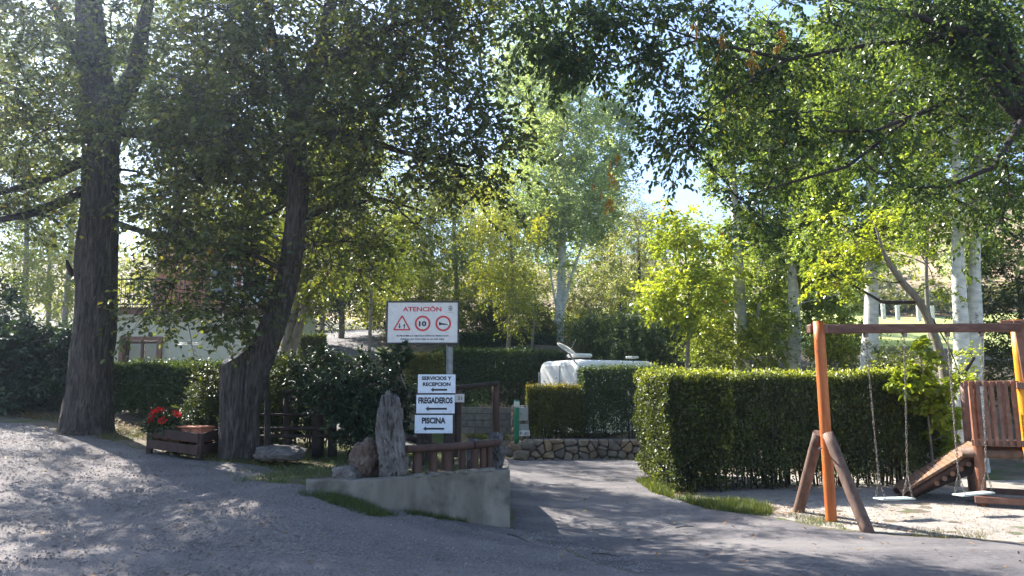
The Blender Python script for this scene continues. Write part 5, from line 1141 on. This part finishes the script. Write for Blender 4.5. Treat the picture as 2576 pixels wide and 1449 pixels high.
bgt('maple_tree', 'lime green leaved tree on the slope behind the leaning elm', 640, 800, 27, 14, (660, 400), [pb(660, 450, 27, 190, 190, 2.4, 60), pb(560, 620, 27, 130, 90, 1.6, 20), pb(860, 350, 28, 130, 160, 1.8, 30)], 'acacia', 304, .13, .5, 1.0, tb=.05)
bgt('maple_tree', 'pale green tree between the two elms', 430, 760, 31, 14, (440, 380), [pb(430, 420, 31, 170, 170, 2.4, 44), pb(400, 250, 32, 180, 150, 2.4, 44)], 'acacia', 305, .15, .5, 1.1, tb=-.1)
bgt('maple_tree', 'sunlit yellow green tree at the far left edge', 60, 760, 25, 14, (60, 420), [pb(60, 450, 25, 210, 170, 2.4, 80), pb(-40, 300, 26, 160, 130, 2, 26), pb(140, 680, 24, 130, 80, 1.6, 20)], 'yellow', 306, .13, .5, .95, tb=-.1)
bgt('birch_tree', 'pale tree high behind the big left trunk', 180, 600, 36, 12, (190, 160), [pb(170, 180, 36, 240, 190, 2.6, 66), pb(-60, 120, 36, 160, 200, 2.4, 34), pb(330, 60, 36, 140, 130, 2.2, 24)], 'acacia', 307, .17, .55, 1.2, tb=-.15)
bgt('ash_tree', 'tree filling the gap above the leaning elm', 820, 560, 36, 12, (840, 200), [pb(840, 260, 36, 200, 150, 2.6, 40), pb(600, 170, 37, 160, 120, 2.4, 24)], 'acacia', 308, .16, .45, 1.2, tb=-.1)
bgt('willow_tree', 'feathery willow right of the tall poplar', 1600, 930, 31, 12, (1605, 560), [pb(1610, 570, 31, 75, 90, 1.6, 34), pb(1580, 690, 31, 65, 80, 1.4, 20), pb(1670, 570, 31, 40, 60, .8, 10), pb(1640, 680, 31, 60, 80, 1.2, 14)], 'willow', 309, .13, .3, .75, bark='bark', droop=.3)
bgt('young_maple_tree', 'young bright yellow green maple behind the tall hedge', 1729, 935, 19.5, 11, (1722, 620), [pb(1715, 620, 19.5, 50, 80, .8, 17), pb(1730, 740, 19.5, 85, 80, .9, 20), pb(1790, 690, 19.8, 50, 80, .8, 9), pb(1650, 740, 19.5, 40, 40, .5, 5)], 'lime', 310, .12, .75, .62, lv=6, subs=7)
bgt('conifer_tree', 'dark dense conifer behind the caravan', 1560, 950, 25, 12, (1560, 760), [pb(1560, 830, 25, 100, 75, 1.4, 52), pb(1470, 820, 25.5, 60, 60, 1, 20), pb(1650, 850, 24.5, 80, 60, 1.2, 34)], 'conifer', 311, .10, .4, .55, bark='bark', tb=.1, droop=.3)
bgt('shrubby_tree', 'brownish bushy tree at the foot of the white poplar', 1340, 860, 26, 8, (1335, 760), [pb(1320, 780, 30, 60, 60, 1.2, 16), pb(1480, 770, 30, 60, 60, 1.2, 14)], 'hedgeyellow', 312, .11, .5, .7)
bgt('bushy_tree', 'bushy green tree at the far right behind the tower', 2560, 1050, 16.5, 16, (2560, 700), [pb(2570, 720, 16.5, 110, 140, 1.2, 50), pb(2560, 930, 16.5, 90, 110, .9, 40)], 'privet', 313, .08, .5, .5, tb=-.05)
bgt('ash_tree', 'leafy shrub tree between the second and third poplars', 2090, 935, 18.2, 8, (2100, 850), [pb(2090, 860, 18.2, 80, 65, .7, 24), pb(1930, 860, 19, 60, 60, .7, 14), pb(1810, 850, 20, 70, 70, .8, 20)], 'acacia', 314, .10, .4, .5, tb=-.05)
bgt('wild_shrub', 'green shrubs rising behind the hedge between tall poplars', 2250, 935, 16, 6, (2250, 905), [pb(2250, 890, 16, 45, 40, .5, 9), pb(2290, 920, 14.5, 60, 30, .5, 8)], 'privet', 315, .08, .4, .35, tb=.1)
bgt('background_tree', 'tree closing the view at the upper right above the hill', 2330, 700, 30, 10, (2330, 300), [pb(2300, 330, 30, 240, 180, 2.2, 44), pb(2120, 620, 30, 110, 110, 1.6, 26), pb(2450, 560, 30, 120, 110, 1.6, 20)], 'poplar', 316, .15, .7, 1.1)
bgt('dark_tree', 'dark tree shading the top of the rising road', 860, 790, 30, 14, (850, 660), [pb(870, 700, 30, 110, 80, 1.6, 36), pb(790, 780, 28, 50, 60, 1.2, 14)], 'shrub', 317, .13, .5, .8, tb=.1)
BELT = [(-250, 470, 44, 'willow', 'pale tree in the far row, at its left end'), (120, 560, 42, 'acacia', 'far tree showing left of the big left trunk'), (380, 600, 44, 'yellow', 'yellowing far tree above the house roof'), (560, 540, 46, 'acacia', 'far green tree above the right end of the house'),
        (760, 600, 44, 'acacia', 'far tree seen past the curve of the leaning elm'), (940, 620, 46, 'yellow', 'yellowish far tree above the top of the rising road'), (1080, 560, 50, 'willow', 'tall pale far tree directly above the ATENCIÓN board'), (1230, 560, 48, 'acacia', 'far green tree left of the tallest white trunk'),
        (1400, 640, 46, 'poplar', 'far tree masking the hill behind the tallest white trunk'), (1560, 680, 46, 'acacia', 'far tree low in the sky gap behind the willow'), (1700, 700, 48, 'willow', 'pale far tree under the sky gap'), (1840, 640, 46, 'poplar', 'far tree behind the first poplar of the row'), (2030, 640, 46, 'poplar', 'far tree behind the second poplar of the row')]
for k, (px, cy_p, Y, lf, lb) in enumerate(BELT):
    hgt = 170 if cy_p < 620 else 120
    bgt('far_tree', lb, px, 860, Y, 12, (px, cy_p - 60), [pb(px, cy_p, Y, 125, hgt, 2.6, 34 if hgt > 150 else 26), pb(px + 20, cy_p + 150, Y - 1, 110, 80, 2.2, 16)], lf, 500 + k, .20, .55, 1.35, group='far row of trees', subs=8, twigs=4, lv=6, tb=.05)
for k, (px, Y, lb) in enumerate(((1020, 30, 'low bush at the right side of the rising road'), (1400, 32, 'low bush at the foot of the tallest white trunk'), (1180, 30, 'low bush left of the brownish tree on the slope'), (1500, 30, 'low bush behind the caravan dish'), (1290, 29, 'low bush under the yellowing acacia'), (1660, 27, 'low bush behind the right end of the caravan'), (1800, 25, 'low bush between the young maple and first poplar'))):
    bgt('low_bush', lb, px, 880, Y, 5, (px, 840), [pb(px, 815, Y, 95, 60, 1.3, 34)], 'acacia' if k % 2 else 'hedgeyellow', 540 + k, .11, .5, .6, group='bushes on the slope', tb=.05)
# leaning thin tree in front of the pair of poplars
r_ = tree('leaning_thin_tree', 'thin brown crooked tree rising in front of the pair of poplars', 'tree',
     [(*P(2400, 1250, 13.0), .11), (*P(2385, 1010, 13), .10), (*P(2372, 920, 13), .085), (*P(2345, 830, 13), .07), (*P(2312, 760, 13), .065), (*P(2262, 700, 13), .055), (*P(2225, 640, 13), .035), (*P(2200, 560, 13), .008)],
     [pb(2180, 590, 13, 130, 80, .8, 11), pb(2330, 660, 13, 100, 70, .6, 4), pb(2110, 670, 12.8, 60, 40, .4, 4)], 'lime', R=.42, subs=6, twigs=4, lv=5, L=.085, Wd=.055, bark='greybark', branchmat='branch', seed=320, start=.5, limbrad=.02, sides=12, nseg=24,
     extra_lines=[br((2300, 760, 13, .035), (2220, 760, 12.9, .03), (2150, 720, 12.8, .018), (2090, 690, 12.7, .010)), br((2385, 1010, 13, .05), (2410, 960, 13, .045), (2450, 900, 13.2, .03))])
# creeper with big leaves near the right end of the hedge
tree('climbing_vine', 'sunlit vine with large heart shaped leaves at the end of the privet hedge', 'plant', [(*P(2350, 1200, 12.2), .02), (*P(2330, 1000, 11.9), .015), (*P(2310, 860, 11.9), .008)],
     [pb(2320, 930, 12.0, 40, 60, .3, 16), pb(2350, 1010, 12.2, 50, 70, .4, 18), pb(2290, 990, 12.0, 50, 30, .3, 8), pb(2380, 1100, 12.6, 40, 80, .4, 14)], 'lime', R=.16, subs=4, twigs=3, lv=4, L=.11, Wd=.10, bark='greybark', seed=321, start=.2, limbrad=.008, tintbias=-.1, shape='hex', sides=6, nseg=10)

# ------------------------------------------------------------------ shrubs on the left
def shrub(name, label, px, by, Y, blobs, leaf, seed, L=.06, Wf=.5, R=.4, subs=8, twigs=4, lv=8, tb=0.0, twig_geo=False, **kw):
    b_ = P(px, by, Y); t_ = b_ + [0, 0, .5]
    return tree(name, label, 'shrub', [(*b_, .04), (*(b_ * .5 + t_ * .5), .03), (*t_, .015)], blobs, leaf, R=R, subs=subs, twigs=twigs, lv=lv, L=L, Wd=L * Wf, bark='greybark', seed=seed, start=.0, limbrad=.018, nseg=6, sides=6, twig_geo=twig_geo, tintbias=tb, **kw)
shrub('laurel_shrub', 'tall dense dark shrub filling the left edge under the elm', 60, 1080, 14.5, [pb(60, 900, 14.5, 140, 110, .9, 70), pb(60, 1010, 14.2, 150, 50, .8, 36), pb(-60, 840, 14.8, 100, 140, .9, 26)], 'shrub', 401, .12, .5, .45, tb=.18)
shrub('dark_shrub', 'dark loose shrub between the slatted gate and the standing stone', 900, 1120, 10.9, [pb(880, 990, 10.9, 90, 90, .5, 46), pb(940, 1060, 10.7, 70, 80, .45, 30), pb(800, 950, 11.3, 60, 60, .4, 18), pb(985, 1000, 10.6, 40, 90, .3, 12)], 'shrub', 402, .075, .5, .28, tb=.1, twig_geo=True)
shrub('ivy_shrub', 'small ivy clump climbing the left post of the ATENCIÓN board', 1010, 1120, 10.4, [pb(1000, 890, 10.35, 26, 26, .12, 8), pb(1018, 1040, 10.5, 34, 60, .2, 7)], 'shrub', 403, .07, .9, .10, 4, 3, 5, tb=.1)
shrub('hedge_bush', 'green bush pressed against the left side of the sawn trunk', 520, 1130, 11.3, [pb(515, 1010, 11.3, 48, 80, .3, 26), pb(480, 1080, 10.9, 60, 30, .3, 12)], 'privet', 404, .055, .5, .24, tb=-.05)
shrub('young_shrub', 'lighter shrub over the gate right of the leaning elm', 720, 1110, 12.0, [pb(720, 960, 12, 70, 50, .4, 26), pb(700, 1040, 12.2, 60, 70, .4, 16)], 'privet', 405, .06, .5, .3, tb=0)

# ------------------------------------------------------------------ dark gate / bench frame on the left
root = thing('timber_gate', 'dark timber rail fence with horizontal bars behind the slab rock', 'fence', tuple(P(760, 1145, 11.4)))
for px, wd, y0, y1 in ((722, 18, 1000, 1150), (800, 30, 985, 1150), (836, 22, 1040, 1150)): log('post', [P(px, y1, 11.4) , P(px, y0, 11.4)], wd / F * 11.4 / 2, M['darklog'], root, 10, .04, px)
for y0, wd in ((1042, 6), (1077, 7), (1096, 6)): log('bar', [P(645, y0 + 2, 11.35), P(842, y0, 11.3)], wd / F * 11.4 / 2 * 1.3, M['darklog'], root, 8, .03, y0)
log('top_rail', [P(715, 984, 11.35), P(850, 982, 11.3)], .03, M['darklog'], root, 8, .03, 3); log('brace', [P(727, 996, 11.3), P(855, 1042, 11.0)], .028, M['darklog'], root, 8, .03, 4)

# ------------------------------------------------------------------ far fence posts, hillside bushes
for k, (px, y0, y1, lb) in enumerate(((2222, 764, 800, 'leftmost pale concrete post at the top of the meadow'), (2258, 768, 801, 'pale concrete meadow post just left of the crooked thin tree'), (2311, 768, 800, 'pale concrete meadow post seen through the crooked thin tree'), (2345, 770, 800, 'rightmost pale meadow post, beside the white poplar pair'), (2120, 768, 800, 'pale meadow post hidden among leaves left of the thick poplar'))):
    a = P(px, y1, 58); b = P(px, y0, 58); gg = g1(a[0], 58); a[2] = min(a[2], gg) - .1
    o = box('fence_post', (a + b) / 2, (.28, .22, b[2] - a[2]), M['roof'], None, None, .03); tag(o, lb, 'fence post', 'posts along the meadow')
rng = np.random.default_rng(88)
cen = []; 
for k in range(150):
    x = rng.uniform(20, 90); y = rng.uniform(66, 130); cen.append((x, y, g1(x, y) + .6))
for k in range(60): x = rng.uniform(24, 50); y = rng.uniform(63, 70); cen.append((x, y, g1(x, y) + .8))
cen = np.array(cen); hb, _, _ = crown(None, cen, np.tile([0, 0, 1.0], (len(cen), 1)), 1.5, 8, 4, 5, .45, .3, M['hedgeyellow'], rng, name='hillside_scrub', twig_geo=False); hb['kind'] = 'stuff'; hb['label'] = 'brown and green scrub on the dry hillside'

# ------------------------------------------------------------------ grass, litter, pebbles, twigs
def in_poly(poly, n, rng, jitter=.0):
    poly = np.array([p[:2] for p in poly]); lo = poly.min(0); hi = poly.max(0); out = []
    while sum(len(o) for o in out) < n:
        q = rng.uniform(lo, hi, (n * 2, 2)); sdv = seg_dist(q[:, 0], q[:, 1], poly) + jitter * fbm(q[:, 0] * 2.5, q[:, 1] * 2.5, 0, 3); out.append(q[sdv > 0])
    return np.concatenate(out)[:n]
def grass(name, label, poly, n, h, mat, seed, zf=None, jitter=.12, clump=True, tb=0.0):
    rng = np.random.default_rng(seed); q = in_poly(poly, n, rng, jitter)
    if clump: k = fbm(q[:, 0] * 3, q[:, 1] * 3, 0, seed) + rng.uniform(-.6, .9, n) > 0; q = q[k]
    n = len(q); z = (zf or gz)(q[:, 0], q[:, 1]); ax = nrm(np.c_[rng.normal(0, .45, (n, 2)), np.ones(n)]); nor = nrm(rng.normal(size=(n, 3)))
    o = leafmesh(name, np.c_[q, z - .005], ax, nor, h * rng.uniform(.4, 1.3, n), np.full(n, max(.006, h * .10)), M[mat], None, np.clip(.4 + tb + rng.normal(0, .2, n), 0, 1), 'tri'); o['kind'] = 'stuff'; o['label'] = label; return o
gp = lambda *pp: [G(*p) for p in pp]
grass('verge_grass', 'thin grass along the foot of the trees', gp((0, 1045), (200, 1070), (420, 1120), (560, 1150), (700, 1185), (640, 1120), (300, 1060), (0, 1030)), 9000, .06, 'drygrass', 1)
grass('bank_grass', 'grass on the bank behind the retaining wall', [(x, y + .25) for x, y in wl] + [(-.2, 10.2), (-.5, 12.2), (-1.3, 13.2), (-3.0, 13.6), (-4.6, 12.4), (-4.3, 10.3), (-3.4, 9.0)], 26000, .07, 'grass', 2, zf=zisl, clump=True)
grass('wall_foot_grass', 'dark weeds along the foot of the curved wall', [(wl[1][0], wl[1][1] - .02)] + [(x, y - .02) for x, y in wl[2:6]] + [(wl[5][0] - .1, wl[5][1] - .12), (wl[4][0], wl[4][1] - .3), (wl[3][0], wl[3][1] - .42), (wl[2][0], wl[2][1] - .35), (wl[1][0] - .2, wl[1][1] - .15)], 9000, .085, 'grass', 3, jitter=.06, tb=-.1)
grass('kerb_grass', 'bright grass strip between the asphalt and the playground sand', gp((1700, 1256), (1800, 1262), (1940, 1276), (1945, 1300), (1860, 1296), (1740, 1272)), 5200, .12, 'grass', 4, jitter=.06, tb=.12)
grass('corner_grass', 'grass tuft at the corner of the privet hedge', gp((1600, 1212), (1640, 1204), (1700, 1238), (1690, 1256), (1640, 1240)), 2400, .13, 'grass', 5, jitter=.05, tb=.12)
grass('post_grass', 'grass tufts round the swing posts', gp((1990, 1296), (2110, 1306), (2130, 1332), (2000, 1312)), 1500, .07, 'grass', 6, jitter=.08, tb=.1)
grass('edge_grass', 'low dry grass at the road edge of the playground', gp((2290, 1336), (2420, 1332), (2520, 1346), (2480, 1360), (2300, 1352)), 2600, .05, 'drygrass', 7, jitter=.08)
grass('lawn_grass', 'sunlit lawn patch before the grey block wall', [G(1150, 1075), G(1285, 1072), G(1285, 1108), G(1230, 1112), G(1160, 1090)], 7000, .09, 'grass', 8, tb=.2)
grass('trunk_foot_grass', 'weeds round the foot of the big left trunk', gp((140, 1084), (300, 1096), (330, 1118), (230, 1112), (140, 1098)), 1500, .08, 'drygrass', 9, jitter=.1)
grass('stump_foot_grass', 'weeds round the foot of the sawn trunk', gp((530, 1146), (640, 1150), (690, 1172), (600, 1174), (520, 1160)), 1500, .08, 'drygrass', 10, jitter=.1)
rng = np.random.default_rng(31)
def scatter_litter(name, label, poly, n, L, mat, zf=None, seed=0, lift=.012):
    rng = np.random.default_rng(seed); q = in_poly(poly, n, rng); z = (zf or gz)(q[:, 0], q[:, 1]) + lift + .012; ax = nrm(np.c_[rng.normal(size=(n, 2)), rng.normal(0, .15, n)]); nor = nrm(np.c_[rng.normal(0, .3, (n, 2)), np.ones(n)])
    s = rng.uniform(.6, 1.3, n); o = leafmesh(name, np.c_[q, z], ax, nor, L * s, L * .55 * s, M[mat], None, rng.uniform(0, 1, n) ** 1.4, 'quad'); o['kind'] = 'stuff'; o['label'] = label
scatter_litter('fallen_leaves', 'brown leaves fallen on the gravel and asphalt', [(-9, 13), (-4.8, 10.8), (-3, 9), (-2, 8.0), (0, 8.6), (1.0, 16.5), (2.6, 14), (2.6, 11), (9, 8), (7, 5), (-6, 4)], 800, .05, 'litter', seed=2, lift=.02)
scatter_litter('verge_leaf_litter', 'brown leaf litter under the trees', gp((0, 1045), (200, 1070), (420, 1120), (560, 1155), (800, 1200), (700, 1150), (640, 1120), (300, 1060), (0, 1030)), 2600, .05, 'litter', seed=3)
def pebbles(name, label, poly, n, smin, smax, seed, lift=.02):
    rng = np.random.default_rng(seed); q = in_poly(poly, n, rng); z = gz(q[:, 0], q[:, 1]) + lift; s = rng.uniform(0, 1, n) ** 3 * (smax - smin) + smin
    O = np.array([(1, 0, 0), (0, 1, 0), (-1, 0, 0), (0, -1, 0), (0, 0, .7), (0, 0, -.7)]); Fo = np.array([(0, 1, 4), (1, 2, 4), (2, 3, 4), (3, 0, 4)])
    V = (np.c_[q, z][:, None] + O[None] * s[:, None, None] * rng.uniform(.6, 1.3, (n, 6, 1))).reshape(-1, 3); Fc = (Fo[None] + (np.arange(n) * 6)[:, None, None]).reshape(-1, 3)
    o = mesh(name, V, Fc, M['pebble']); o['kind'] = 'stuff'; o['label'] = label
pebbles('gravel', 'loose small stones on the gravel track', [(-9, 13), (-4.8, 10.6), (-3.2, 8.9), (-2, 8.0), (0, 8.6), (1.0, 6.5), (1, 4.5), (-6, 4)], 48000, .003, .018, 5, .024)
_e = [G(1283, 1336), G(1400, 1385), G(1600, 1449)]
pebbles('road_edge_grit', 'loose grit where the gravel meets the asphalt', [(p[0] - .25, p[1]) for p in _e] + [(p[0] + .45, p[1] + .1) for p in _e[::-1]], 5000, .003, .016, 7, .016)
scatter_litter('edge_leaf_litter', 'dry leaves gathered along the hedge foot and road edge', gp((1640, 1215), (1700, 1250), (1940, 1300), (2300, 1352), (2300, 1330), (1960, 1270), (1720, 1240)), 500, .045, 'litter', seed=8, lift=.012)
pebbles('sand_gravel', 'loose gravel on the playground sand', [G(1800, 1280)[:2], G(2100, 1326)[:2], G(2576, 1362)[:2], (9, 11), (5, 11.4)], 9000, .003, .012, 6, .016)
for k, (x0_, y0_, x1_p, y1_p, lb) in enumerate(((1488, 1400, 1560, 1409, 'thin dry twig lying on the asphalt at the lower middle'), (1700, 1336, 1745, 1331, 'short dry twig lying on the asphalt before the grass strip'), (1278, 1352, 1330, 1372, 'dry twig lying near the foot of the concrete wall corner'))):
    a = G(x0_, y0_); b = G(x1_p, y1_p); a[2] += .03; b[2] += .03; mid = (a + b) / 2 + [0, .01, .01]
    V, Fs = tubes([(np.array([a, mid, b]), np.array([.006, .006, .003])), (np.array([mid, mid + [.05, .05, .01]]), np.array([.003, .002]))], 6); o = mesh('fallen_twig', V, Fs, M['branch']); tag(o, lb, 'twig', 'twigs on the road')
# ------------------------------------------------------------------ thin bluish volume added to imitate lens glare
hz, hn = new_mat('glare_haze_air'); pv = N(hn, 'ShaderNodeVolumePrincipled'); pv.inputs['Color'].default_value = (.62, .76, 1, 1); pv.inputs['Density'].default_value = GLARE_HAZE; pv.inputs['Anisotropy'].default_value = .85
ho = N(hn, 'ShaderNodeOutputMaterial'); hn.links.new(pv.outputs[0], ho.inputs['Volume'])
bm = bmesh.new(); zlo = min(float(GZ.min()) - 1.0, -2); zhi = float(GZ.max()) + 12.0; add_box(bm, (10, 130, (zlo + zhi) / 2), (520, 352, zhi - zlo)); hb_ = bmobj('glare_haze', bm, hz); kind(hb_, 'stuff', 'thin bluish air added to imitate lens glare')
print('ZR', GZ.min(), GZ.max())
print('LEAVES', NLEAF[0], 'TRIS', sum(sum(len(p.vertices) - 2 for p in o.data.polygons) if len(o.data.polygons) < 2000 else len(o.data.loops) - 2 * len(o.data.polygons) for o in S.objects if o.type == 'MESH'))
